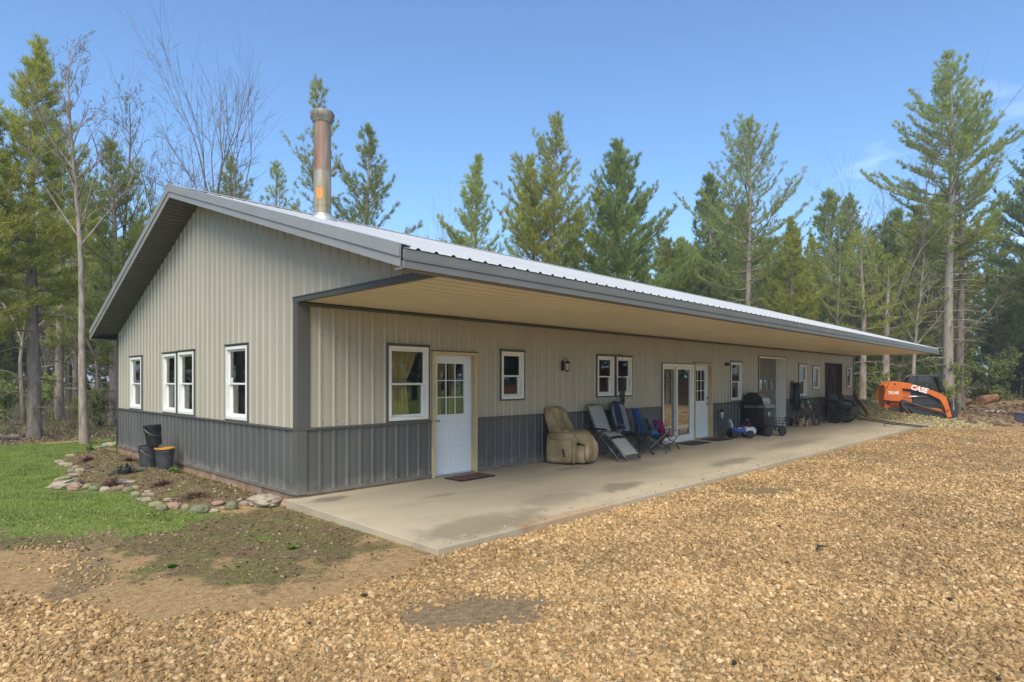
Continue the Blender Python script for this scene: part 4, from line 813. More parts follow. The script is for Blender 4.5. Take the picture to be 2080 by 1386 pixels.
o = MB(); o.box((-.36,-.30,.10), (-.33,.26,.735)); o.box((.33,-.30,.10), (.36,.26,.735)); o.box((-.33,.23,.10), (.33,.26,.735)); o.box((-.36,-.30,.06), (.36,.26,.10)); o.box((-.33,-.302,.12), (-.004,-.285,.72)); o.box((.004,-.302,.12), (.33,-.285,.72)); o.build('cabinet', M['black'], t, bevel=.004)
o = MB()
for x in (-.06,.06): o.tube([(x,-.305,.45), (x,-.33,.46), (x,-.33,.64), (x,-.305,.65)], .008, 6)
o.build('door_handle', M['chrome'], t, smooth=True)
for s in (-1, 1): o = MB(); o.box((s*.365,-.30,.83), (s*.66,.22,.855)); o.tube([(s*.37,-.1,.70), (s*.60,-.1,.83)], .01, 6); o.build('side_shelf', M['black'], t, bevel=.004)
for x in (-.31,.31):
    for y in (-.25,.21): o = MB(); o.lathe([(.008,-.015), (.034,-.012), (.034,.012), (.008,.015)], 14, (x,y,.034), 'x'); o.build('caster', M['rubber'], t, smooth='auto')
t = thing('garden_wagon', 'black garden wagon with fat rubber tyres before the grill', 'wagon', (14.55, -.88, slz(-.88)), facing(.92, -.38)); o = MB()
o.box((-.27,-.42,.26), (.27,.42,.285))
for x in (-.27,.27):
    for z in (.36,.44,.52): o.tube([(x,-.42,z), (x,.42,z)], .006, 5)
    for i in range(8): y = -.42+.12*i; o.tube([(x,y,.27), (x,y,.52)], .005, 5)
for y in (-.42,.42):
    for z in (.36,.44,.52): o.tube([(-.27,y,z), (.27,y,z)], .006, 5)
    for i in range(6): x = -.27+.108*i; o.tube([(x,y,.27), (x,y,.52)], .005, 5)
o.build('bed', M['black'], t); o = MB(); o.tube([(-.24,-.28,.15), (.24,-.28,.15)], .012, 6); o.tube([(-.24,.28,.15), (.24,.28,.15)], .012, 6); o.tube([(0,-.28,.15), (0,-.28,.27)], .02, 6); o.tube([(0,.28,.15), (0,.28,.27)], .02, 6); o.build('axle', M['black'], t)
o = MB(); o.tube([(0,-.40,.16), (0,-.62,.30), (0,-.72,.52)], .012, 6); o.tube([(-.06,-.72,.52), (.06,-.72,.52)], .012, 6); o.build('handle', M['black'], t)
for x in (-.28,.28):
    for y in (-.28,.28):
        o = MB(); o.lathe([(.07,-.045), (.115,-.05), (.142,-.03), (.145,0), (.142,.03), (.115,.05), (.07,.045)], 20, (x,y,.145), 'x'); wh = o.build('wheel', M['rubber'], t, smooth='auto'); o = MB(); o.lathe([(.012,-.05), (.06,-.03), (.07,-.04), (.07,.04), (.06,.03), (.012,.05)], 14, (x,y,.145), 'x'); o.build('rim', M['black'], wh, smooth='auto')
# coil of dark hoses hung on the wall
M['hose'] = mat('dark_green_hose', (.010,.024,.024), .38, .3, 6, col2=(.012,.05,.055), c2lo=.5, c2hi=.65, spec=.6); rh = random.Random(11)
t = thing('garden_hose', 'long loops of dark green garden hose hung on the porch wall', 'hose', (19.05, -.14, 0)); o = MB()
for i in range(26):
    c = rh.uniform(-.13,.13); wv = rh.uniform(.09,.24); lo = rh.uniform(.42,.85); d = rh.uniform(-.10,.06); P = []
    for k in range(18): q = 2*PI*k/18; s = math.sin(q); zt = 1.50+rh.uniform(-.02,.02); P.append((c+wv*math.cos(q)*(1 if s < 0 else .8), d+.02*math.sin(q*2+i), (zt+lo)/2 + (zt-lo)/2*math.copysign(abs(s)**.75, s)))
    o.tube(P, .015, 6, closed=True)
o.build('loops', M['hose'], t, smooth=True); o = MB(); o.box((-.14,.14,1.40), (.14,.118,1.56)); o.tube([(-.1,.12,1.46), (-.1,-.14,1.46), (-.1,-.15,1.52)], .012, 6); o.tube([(.1,.12,1.46), (.1,-.14,1.46), (.1,-.15,1.52)], .012, 6); o.build('hanger', M['black'], t)
# tangle of pale wire, firewood, leaning boards
M['pwire'] = mat('pale_wire', (.5,.48,.42), .6, .15, 10); o = MB()
for i in range(26):
    c = Vector((18.95+rh.uniform(-.25,.25), -.28+rh.uniform(-.12,.12), .28+rh.uniform(-.10,.12))); a, b = rh.uniform(.08,.2), rh.uniform(.06,.15); q0 = rh.uniform(0,6); t1 = Vector((rh.uniform(-1,1), rh.uniform(-1,1), rh.uniform(-.4,.4))).normalized(); t2 = t1.orthogonal().normalized()
    o.tube([c+t1*a*math.cos(q0+k*.5)+t2*b*math.sin(q0+k*.5)*1.3 for k in range(9)], .006, 4)
tag(o.build('wire_tangle', M['pwire']), 'tangle of pale wire heaped below the dark hoses', 'wire')
M['fire'] = mat('split_firewood', (.20,.13,.075), .85, .3, 8, col2=(.36,.26,.16), c2lo=.5, c2hi=.6, obj=.5)
for i in range(14):
    row = i // 5; c = Vector((18.55+(i % 5)*.16+row*.05+rh.uniform(-.02,.02), -.34+rh.uniform(-.05,.05), slz(-.3)+.06+row*.105)); o = MB(); r = rh.uniform(.05,.068); L_ = rh.uniform(.15,.2); n = rh.choice((5,6,7)); P = [(r*math.cos(2*PI*k/n+i)*rh.uniform(.8,1.1), r*math.sin(2*PI*k/n+i)*rh.uniform(.8,1.1)) for k in range(n)]
    o.prism(P, -L_, L_, 'y'); f = o.build('firewood_log', M['fire'], bevel=.006); f.location = c; f.rotation_euler = (0, 0, rh.uniform(-.25,.25)); tag(f, 'split log in the small firewood heap below the dark hoses', 'firewood', 'firewood heaped by the porch wall')
M['card'] = mat('brown_cardboard', (.40,.22,.105), .85, .12, 4); M['card2'] = mat('pale_osb_board', (.47,.28,.13), .8, .2, 40, bump=.15)
def board(name, label, cat, pts, th, m_, rz=0, loc=(0,0,0)):   # a flat sheet leaning on something: outline in local x,z tilted about x
    o = MB(); o.prism(pts, 0, th, 'y'); b = o.build(name, m_, bevel=.004); b.location = loc; return tag(b, label, cat)
b = board('cardboard_sheet', 'brown cardboard sheet leaning on the wall behind the bicycle', 'cardboard', [(-.42,0), (.38,.02), (.30,.55), (.08,.86), (-.22,.80), (-.40,.4)], .012, M['card'], loc=(19.95,-.36,slz(-.4))); b.rotation_euler = (math.radians(-22), 0, .1)
b = board('cardboard_sheet', 'pale cardboard lying flat under the bicycle wheel', 'cardboard', [(-.5,0), (.45,.05), (.4,.3), (-.45,.28)], .01, M['card'], loc=(19.9,-.42,slz(-.4)+.016)); b.rotation_euler = (math.radians(88), 0, .15)
b = board('plank', 'pale grey plank leaning on the wall behind the bicycle', 'plank', [(-.045,0), (.045,0), (.045,1.12), (-.045,1.12)], .03, mat('pale_grey_plank', (.42,.42,.38), .7, .12, 8), loc=(20.6,-.42,slz(-.4))); b.rotation_euler = (math.radians(-18), math.radians(-15), 0)
def spoked(mb_tyre, mb_rim, c, r, nsp, tw, axis='x', hub=.04, spoke=.006, double=True):
    c = Vector(c); ax = Vector((1,0,0)); e1, e2 = Vector((0,1,0)), Vector((0,0,1)); ring = lambda rr, n=32: [c+e1*rr*math.cos(2*PI*i/n)+e2*rr*math.sin(2*PI*i/n) for i in range(n)]
    mb_tyre.tube(ring(r-tw), tw, 8, closed=True); mb_rim.tube(ring(r-2*tw-.004), .012, 6, closed=True); mb_rim.lathe([(.012,-.055), (hub,-.045), (hub*.7,0), (hub,.045), (.012,.055)], 14, tuple(c), 'x')
    for i in range(nsp):
        q = 2*PI*i/nsp; s = (1 if i % 2 else -1)*.035 if double else 0; d = e1*math.cos(q)+e2*math.sin(q); mb_rim.tube([c+ax*s+d*hub*.9, c+d*(r-2*tw)], spoke, 4)
# bicycle against the boards
t = thing('bicycle', 'black bicycle parked nose out before the cardboard sheet', 'bicycle', (19.10, -.55, slz(-.3)), facing(.98, -.2)); t.rotation_euler[0] = 0; o = MB(); R_ = .33
hd, ft, bb, se, ra = Vector((0,-.42,.86)), Vector((0,-.53,R_)), Vector((0,.02,.30)), Vector((0,.16,.80)), Vector((0,.47,R_))
o.tube([hd, bb], .020, 8); o.tube([hd+Vector((0,.02,-.04)), se-Vector((0,0,.06))], .018, 8); o.tube([bb, se, se+Vector((0,.03,.14))], .016, 8)
for s in (-.05,.05): o.tube([bb+Vector((s*.6,0,0)), ra+Vector((s,0,0))], .010, 6); o.tube([se-Vector((0,0,.05)), ra+Vector((s,0,0))], .009, 6)
o.build('frame', M['blackp'], t, smooth=True); o = MB()
for s in (-.06,.06): o.tube([hd+Vector((s,-.01,-.12)), ft+Vector((s,0,0))], .015, 8)
o.tube([hd+Vector((-.07,-.01,-.12)), hd+Vector((.07,-.01,-.12))], .018, 6); o.tube([hd+Vector((0,0,-.14)), hd+Vector((0,.03,.10))], .018, 8); o.build('fork', M['dsteel'], t, smooth=True)
o = MB(); o.tube([(-.31,-.30,.98), (-.20,-.37,.99), (0,-.40,.96), (.20,-.37,.99), (.31,-.30,.98)], .013, 8); o.build('handlebar', M['black'], t, smooth=True)
o = MB(); o.pillow((0,.20,.95), (.16,.27,.06), 2.4, fn=lambda p: Vector((p.x*(1+p.y*2.4), p.y, p.z))); o.build('saddle', M['black'], t, smooth=True)
for c in (ft, ra): a, b = MB(), MB(); spoked(a, b, c, R_, 28, .024); wh = a.build('wheel', M['rubber'], t, smooth=True); b.build('rim', M['dsteel'], wh)
o = MB(); o.lathe([(.02,-.004), (.10,-.004), (.10,.004), (.02,.004)], 20, (.05,.02,.30), 'x'); o.tube([(.06,.02,.30), (.08,-.10,.20), (.16,-.10,.20)], .011, 6); o.tube([(-.06,.02,.30), (-.08,.14,.40), (-.16,.14,.40)], .011, 6); o.build('crankset', M['dsteel'], t)
# two-wheeled cart with long shafts
t = thing('horse_cart', 'black two wheeled cart with tall spoked wheels and long shafts', 'cart', (21.9, -.80, slz(-.8)), facing(-.2, -.98)); RW = .45
for x in (-.46,.46):
    a, b = MB(), MB(); spoked(a, b, (x,0,RW), RW, 26, .026, hub=.06, spoke=.009); wh = a.build('wheel', M['rubber'], t, smooth=True); b.build('rim', M['dsteel'], wh)
o = MB(); o.tube([(-.46,0,RW), (.46,0,RW)], .022, 8)
for x in (-.34,.34): o.tube([(x,.30,.66), (x,0,RW+.04), (x,-.34,.40)], .018, 8); o.tube([(x,0,RW), (x,0,.72)], .016, 8)
o.build('axle', M['black'], t, smooth=True)
o = MB(); o.pillow((0,.08,.78), (.70,.36,.11), 4); o.build('seat', M['black'], t, smooth=True); o = MB(); o.pillow((0,.30,.98), (.70,.07,.30), 4, fn=lambda p: Vector((p.x, p.y+p.z*.25, p.z))); o.build('backrest', M['black'], t, smooth=True)
o = MB(); o.box((-.33,-.52,.30), (.33,-.12,.325))
for x in (-.33,.33): o.tube([(x,-.52,.31), (x,-.56,.52), (x,-.12,.55)], .014, 6)
o.grid(lambda u, v: Vector(((u-.5)*.66, -.53-.10*v, .32+.34*v)), 2, 2); o.build('foot_basket', M['black'], t)
for x in (-.30,.30): o = MB(); o.tube([(x,.05,.60), (x,-.50,.44), (x*.98,-.95,.20), (x*.9,-1.9,.085), (x*.8,-2.95,.03)], .020, 8); o.tube([(x*.93,-1.75,.10), (x*.93,-1.75,.0)], .014, 6); o.build('shaft', M['black'], t, smooth=True)
o = MB(); o.tube([(-.28,-.98,.21), (.28,-.98,.21)], .018, 6); o.tube([(-.26,-1.75,.105), (.26,-1.75,.105)], .014, 6); o.build('crossbar', M['black'], t)
M['sheetm'] = mat('dull_sheet_metal', (.40,.40,.39), .45, .12, 6, metal=.4); o = MB(); o.box((-.22,-.30,.74), (.30,-.02,.752)); o.X = None; p = o.build('metal_tray', M['sheetm'], t)
# sheets leaning beyond the cart
b = board('osb_sheet', 'pale tan board with clipped corner leaning beyond the cart', 'board', [(-.62,0), (.50,0), (.74,.35), (.45,.80), (.15,.98), (-.62,.92)], .018, M['card2'], loc=(24.1,-1.25,slz(-1)+.30)); b.rotation_euler = (math.radians(-34), math.radians(22), math.radians(8))
b = board('black_panel', 'black panel leaning against the tan board behind the cart', 'panel', [(-.3,0), (.3,0), (.3,.95), (-.3,.95)], .03, M['blackp'], loc=(23.75,-.55,slz(-.6))); b.rotation_euler = (math.radians(-28), math.radians(12), math.radians(10))
b = thing('storage_crate', 'rusty orange crate standing before the dark barn door', 'crate', (22.95, -.24, slz(-.3)), .1); M['rust'] = mat('rusty_orange_paint', (.25,.085,.035), .7, .25, 8); o = MB()
for x in (-.17,.155): o.box((x,-.16,0), (x+.015,.16,.92))
o.box((-.155,.145,0), (.155,.16,.92)); o.box((-.155,-.16,.0), (.155,-.145,.90)); o.build('box', M['rust'], b, bevel=.004); o = MB(); o.box((-.18,-.17,.925), (.18,.17,.95)); o.build('lid', M['rust'], b, bevel=.004)
M['tarp'] = mat('dark_green_tarp', (.035,.04,.028), .8, .3, 6, bump=.3, bscale=14); o = MB(); o.grid(lambda u, v: Vector((23.3+(u-.5)*1.1, -.40+(v-.5)*.5+.02*math.sin(u*20), slz(-.4)+.02+1.12*(math.sin(u*PI)*math.sin(v*PI))**.5+.03*math.sin(u*17+v*9))), 22, 14); tag(o.build('tarp_heap', M['tarp'], smooth=True), 'dark green tarp draped in a heap before the barn door', 'tarp')
# ------------------------------------------------------------------ compact track loader
M['orange'] = mat('orange_machine_paint', (.60,.13,.012), .38, .08, 3, col2=(.42,.12,.03), c2lo=.58, c2hi=.75, c2scale=2.5)
M['mdark'] = mat('dark_machine_panel', (.028,.03,.03), .45, .2, 5); M['track'] = mat('dusty_rubber_track', (.10,.068,.048), .9, .25, 9, bump=.3, bscale=40); M['lglass'] = glass('tinted_cab_glass', .14, .08); M['letter'] = mat('white_lettering', (.8,.8,.78), .5, .02, 5)
lp = at(1860, 29.6); lz = top_z(851, 29.6)
ld = thing('track_loader', 'orange and black compact track loader parked beyond the hay', 'loader', (lp.x, lp.y, lz), math.radians(-46.06-14)); ld.scale = (.80, .66, 1)
KX = .00385
def c2(pts): return [((x-640)*KX, (722-y)*KX) for x, y in pts]
o = MB(); o.box((-1.75,-.62,.42), (1.05,.62,1.0)); o.prism(c2([(215,330),(480,300),(620,400),(620,560),(215,560)]), -.60, .60); bdy = o.build('body', M['mdark'], ld, bevel=.02); o = MB(); o.box((-1.86,-.62,.50), (-1.0,.62,1.50)); o.prism(c2([(150,300),(262,250),(480,276),(500,330),(200,400)]), -.64, .64); o.build('engine_hood', M['orange'], ld, bevel=.03)
o = MB()
for s in (-1, 1): o.prism(c2([(530,560),(960,590),(985,660),(940,640),(540,600)]), s*.63, s*.60); o.prism(c2([(400,355),(520,380),(540,510),(400,480)]), s*.64, s*.60)
o.build('lower_panel', M['orange'], ld, bevel=.006)
o = MB()
for s in (-1, 1): o.prism(c2([(545,405),(760,440),(880,470),(935,545),(560,545)]), s*.655, s*.60)
o.build('engine_panel', M['mdark'], ld, bevel=.01)
for s in (-1, 1):
    o = MB(); o.prism(c2([(128,480),(150,375),(215,268),(262,250),(345,258),(480,272),(740,345),(900,395),(985,440),(1012,520),(1062,685),(1000,695),(960,565),(905,480),(850,450),(740,405),(540,352),(385,340),(398,440),(388,470),(345,500),(200,492)]), s*.70, s*.92)
    a = o.build('lift_arm', M['orange'], ld, bevel=.018); o = MB(); p = c2([(400,440),(740,435)]); o.tube([(p[0][0], s*.80, p[0][1]), (p[1][0], s*.80, p[1][1])], .022, 8); o.build('arm_link', M['chrome'], a, smooth=True)
    o = MB(); p = c2([(1000,610)]); o.lathe([(.05,-.012), (.05,.012)], 14, (p[0][0], s*.925, p[0][1]), 'y'); p = c2([(285,285)]); o.lathe([(.045,-.012), (.045,.012)], 14, (p[0][0], s*.925, p[0][1]), 'y'); o.build('pivot_pin', M['mdark'], a)
    # track: an endless belt round rear sprocket, rollers and front idler
    P = c2([(372,540),(385,512),(430,500),(500,512),(930,622),(985,650),(1005,690),(985,720),(940,726),(640,726),(560,700),(430,600)]); o = MB(); w0, w1 = s*.50, s*.90; inn = [((x-.08)*.93+.05, .30+(z-.30)*.80) for x, z in P]; n = len(P)
    dense = []
    for i in range(n):
        a0, b0 = Vector((*P[i],0)), Vector((*P[(i+1) % n],0)); k = max(1, int((b0-a0).length/.09))
        for j in range(k): dense.append(a0.lerp(b0, j/k))
    cen = sum(dense, Vector())/len(dense); V = []
    for i, q in enumerate(dense):
        tn = (dense[(i+1) % len(dense)]-dense[i-1]).normalized(); nr = Vector((tn.y, -tn.x, 0))
        if nr.dot(q-cen) < 0: nr = -nr
        e = q + nr*(.022 if i % 2 else -.012); f = q - nr*.05; V.append((e, f))
    m_ = len(V)
    for i in range(m_):
        (e, f), (e2, f2) = V[i], V[(i+1) % m_]
        o.quad((e.x,w0,e.y), (e2.x,w0,e2.y), (e2.x,w1,e2.y), (e.x,w1,e.y)); o.quad((f.x,w0,f.y), (f.x,w1,f.y), (f2.x,w1,f2.y), (f2.x,w0,f2.y))
        for w in (w0, w1): o.quad((e.x,w,e.y), (f.x,w,f.y), (f2.x,w,f2.y), (e2.x,w,e2.y))
    tr = o.build('track', M['track'], ld)
    o = MB(); p = c2([(430,555),(940,672)])
    o.lathe([(.04,-.06), (.22,-.05), (.22,.05), (.04,.06)], 18, (p[0][0], s*.72, p[0][1]), 'y'); o.lathe([(.04,-.06), (.19,-.05), (.19,.05), (.04,.06)], 18, (p[1][0], s*.72, p[1][1]), 'y')
    for x in (640, 715, 790, 865): q = c2([(x, 690)])[0]; o.lathe([(.03,-.06), (.12,-.05), (.12,.05), (.03,.06)], 14, (q[0], s*.72, q[1]), 'y')
    o.prism(c2([(440,540),(930,650),(930,690),(600,690)]), s*.60, s*.68); o.build('track_roller', M['mdark'], tr, smooth='auto')
o = MB(); prof = c2([(500,300),(512,225),(545,188),(620,174),(960,170),(1000,300),(1025,400),(880,420),(760,360)])
for s in (-1, 1):                             # cab: posts, roof, screens
    q = c2([(505,300),(515,225),(548,190),(620,178),(905,176)]); o.tube([(x, s*.46, z) for x, z in q], .05, 6)
    for a_, b_ in (((830,180),(905,385)), ((905,176),(1015,395)), ((625,180),(610,300)), ((820,185),(740,345))): q = c2([a_, b_]); o.tube([(q[0][0], s*.46, q[0][1]), (q[1][0], s*.46, q[1][1])], .05, 6)
o.prism(c2([(545,200),(620,166),(1000,166),(1005,198),(905,192),(620,192)]), -.50, .50); o.prism(c2([(520,290),(545,200),(575,200),(550,290)]), -.47, .47); o.prism(c2([(480,300),(760,350),(905,395),(905,480),(480,420)]), -.48, .48)
q = c2([(470,180),(490,290)]); o.tube([(q[0][0]-.05, .25, q[0][1]), (q[0][0], .25, q[0][1]-.03), (q[1][0], .25, q[1][1])], .04, 8); cab = o.build('cab', M['mdark'], ld)
o = MB()
for s in (-1, 1): o.prism(c2([(520,296),(530,225),(560,196),(830,190),(890,390),(760,346)]), s*.465, s*.46)
o.build('side_glass', M['lglass'], cab); o = MB(); q = c2([(925,190),(1015,390)]); o.quad((q[0][0],-.44,q[0][1]), (q[0][0],.44,q[0][1]), (q[1][0],.44,q[1][1]), (q[1][0],-.44,q[1][1])); o.build('windscreen', M['lglass'], cab)
o = MB(); q = c2([(700,330)])[0]; o.pillow((q[0],0,q[1]), (.5,.5,.14), 4); o.pillow((q[0]-.22,0,q[1]+.32), (.14,.48,.6), 4); o.build('seat', M['mdark'], cab, smooth=True)
o = MB(); q = c2([(1075,610)])[0]              # attachment plate and forks
for s in (-1, 1): o.box((q[0]-.02, s*.55-.05, .0), (q[0]+.10, s*.55+.05, .92)); o.prism([(q[0]-.02,.0),(q[0]+.34,.0),(q[0]+.38,.5),(q[0]+.30,.98),(q[0]+.18,.98),(q[0]+.2,.5),(q[0]-.02,.3)], s*.58-.04, s*.58+.04); o.box((q[0]+.10, s*.32-.07, .02), (q[0]+.75, s*.32+.07, .07)); o.box((q[0]+.10, s*.32-.07, .07), (q[0]+.16, s*.32+.07, .98)); o.tube([(q[0]-.5, s*.30, .62), (q[0]+.02, s*.30, .25)], .05, 8)
o.box((q[0], -.62, .66), (q[0]+.09, .62, .78)); o.box((q[0], -.62, .08), (q[0]+.09, .62, .22)); o.box((q[0]-.1, -.4, .1), (q[0], .4, .5)); o.build('fork_attachment', M['mdark'], ld, bevel=.01)
def text(body, size, mat_, parent, name, bold=.0, shear=0.0):
    cu = bpy.data.curves.new(name, 'FONT'); cu.body = body; cu.size = size; cu.extrude = .003; cu.offset = bold; cu.shear = shear; cu.align_x = 'CENTER'; cu.align_y = 'CENTER'
    tmp = bpy.data.objects.new(name, cu); dg = bpy.context.evaluated_depsgraph_get(); COL.objects.link(tmp); dg.update(); me = bpy.data.meshes.new_from_object(tmp.evaluated_get(dg)); bpy.data.objects.remove(tmp); bpy.data.curves.remove(cu)
    o = bpy.data.objects.new(name, me); COL.objects.link(o); me.materials.clear(); me.materials.append(mat_); o.parent = parent; return o
arm = [c for c in ld.children if c.name.startswith('lift_arm')]
q = c2([(612,345)])[0]; tx = text('CASE', .34, M['letter'], arm[0], 'lettering', .010, .25); tx.location = (q[0], -.925, q[1]); tx.rotation_euler = (PI/2, math.radians(13.5), 0); tx.scale = (1.12, 1, 1)
q = c2([(258,395)])[0]; tx = text('TR340', .20, M['letter'], arm[0], 'lettering', .004, .2); tx.location = (q[0], -.925, q[1]); tx.rotation_euler = (PI/2, 0, 0); tx.scale = (1.1, 1, 1)

# ------------------------------------------------------------------ hay, debris on the right
rh = random.Random(21); hy = MB(); rn = np.random.default_rng(5)
M['hay'] = mat('grey_green_hay', (.42,.34,.16), .95, .3, 5, island=.35, col2=(.56,.47,.25), c2lo=.4, c2hi=1, bump=.3, bscale=30)
def hayz(x, y): return .92*np.exp(-((x-27.2)/1.15)**2-((y+.35)/.9)**2)+.20*np.exp(-((x-27.3)/1.2)**2-((y+1.9)/.9)**2)+.10*np.exp(-((x-26.8)/2.2)**2-((y+2.8)/1.2)**2)
hx = np.linspace(23.2, 31.2, 90); hyy = np.linspace(-5.2, 1.3, 80); HX, HY = np.meshgrid(hx, hyy, indexing='ij'); HZg = np.where((HX < 26.75) & (HY > -3.28), -.10, gz(HX, HY)) - .05 + hayz(HX, HY)*(1+.14*wob(HX*3, HY*3)) ; keep_in = (HX > 26.8) | (HY < -.25)
ii = np.arange(90*80).reshape(90, 80); F = np.stack([ii[:-1,:-1], ii[1:,:-1], ii[1:,1:], ii[:-1,1:]], -1).reshape(-1,4); ok = (hayz(HX, HY) > .065).ravel()[F].all(1) & keep_in.ravel()[F].all(1)
hp = np_obj('hay_pile', np.stack([HX.ravel(), HY.ravel(), HZg.ravel()], 1), F[ok], M['hay'], smooth=True); tag(hp, 'loose grey green hay heaped at the far end of the porch slab', 'hay', kind='stuff')
n = 24000; x = rn.normal(27.5, 1.5, n); y = rn.normal(-1.9, 1.25, n); k = (y > -5) & (x > 23.3) & ((x > 26.85) | (y < -.3)); x = x[k]; y = y[k]; n = len(x); z = np.where((x < 26.75) & (y > -3.28), -.09, gz(x, y)) - .03 + np.where(hayz(x, y) > .065, hayz(x, y)*(1+.14*wob(x*3, y*3)), .03)
a = rn.uniform(0, 2*PI, n); l = rn.uniform(.06,.20,n); sl_ = rn.normal(-.15,.35,n); d = np.stack([np.cos(a)*l, np.sin(a)*l, sl_*l], 1); pw = np.stack([-np.sin(a), np.cos(a), np.full(n,.5)], 1)*.008; c = np.stack([x, y, z+.03], 1)
V = np.stack([c-d/2-pw, c-d/2+pw, c+d/2+pw, c+d/2-pw], 1).reshape(-1,3); st = np_obj('straw', V, np.arange(4*n).reshape(-1,4), M['hay']); tag(st, 'loose straws on and around the hay heap', 'hay', kind='stuff')
def log(name, label, a, b, r, m_, n=12, group=None, cat='log'):
    a, b = Vector(a), Vector(b); o = MB(); P = []; R_ = []
    for i in range(7): t = i/6; p = a.lerp(b, t); p.z += .02*math.sin(t*9+a.x); P.append(p); R_.append(r*(1-.25*t)*(1+.06*math.sin(t*14)))
    o.tube(P, R_, n); return tag(o.build(name, m_, smooth='auto'), label, cat, group)
M['bark_r'] = mat('reddish_log_bark', (.27,.125,.06), .9, .3, 6, col2=(.40,.22,.12), c2lo=.5, c2hi=.65, bump=.3, bscale=20); M['bark_o'] = mat('barkless_orange_log', (.48,.27,.12), .8, .25, 3, col2=(.28,.19,.12), c2lo=.48, c2hi=.6); M['bark_g'] = mat('grey_fallen_log', (.22,.19,.15), .9, .25, 5, bump=.3, bscale=20)
def on(px, d, dz=0): p = at(px, d); p.z = gzf(p.x, p.y)+dz; return p
log('fallen_log', 'reddish cut log lying on the debris right of the loader', on(1992,41,.28), on(2022,42,.35), .32, M['bark_r']); log('fallen_log', 'short reddish log end behind the loader forks', on(1948,41,.25), on(1970,42,.25), .22, M['bark_r'])
log('fallen_log', 'long orange barkless log lying at the edge of the left wood', on(92,33,.12), on(240,36,.35), .17, M['bark_o']); log('fallen_log', 'grey log lying at the foot of the big pine on the left', on(-40,17.6,.1), on(38,18.2,.08), .10, M['bark_g']); log('fallen_log', 'thin grey log lying across the left wood behind the orange one', on(130,36,.15), on(262,33,.5), .10, M['bark_g'])
M['plastic'] = mat('white_plastic_sheet', (.72,.72,.70), .4, .05, 5); p0, p1 = on(1998,35,.05), on(2042,34,.08); o = MB(); dv = p1-p0; sd2 = Vector((-dv.y, dv.x, 0)).normalized()
o.grid(lambda u, v: p0+dv*u+sd2*(v-.5)*.35+Vector((0,0,.05*abs(math.sin(u*17))+.03*math.sin(v*6+u*23)+.04)), 24, 6); tag(o.build('plastic_sheet', M['plastic'], smooth=True), 'crumpled white plastic strip on the churned soil', 'plastic')
M['tub'] = mat('blue_grey_plastic', (.17,.20,.26), .5, .15, 6); p = on(2083, 26.5, 0); t = thing('plastic_crate', 'blue grey plastic crate at the right edge of the yard', 'crate', (p.x, p.y, p.z), .6); o = MB()
for a, b in (((-.35,-.25,0),(.35,-.225,.42)), ((-.35,.225,0),(.35,.25,.42)), ((-.35,-.225,0),(-.325,.225,.42)), ((.325,-.225,0),(.35,.225,.42)), ((-.325,-.225,0),(.325,.225,.03))): o.box(a, b)
o.build('box', M['tub'], t, bevel=.01); o = MB(); o.tube([(-.37,-.27,.43), (.37,-.27,.43), (.37,.27,.43), (-.37,.27,.43)], .022, 6, closed=True); o.build('rim', M['tub'], t)

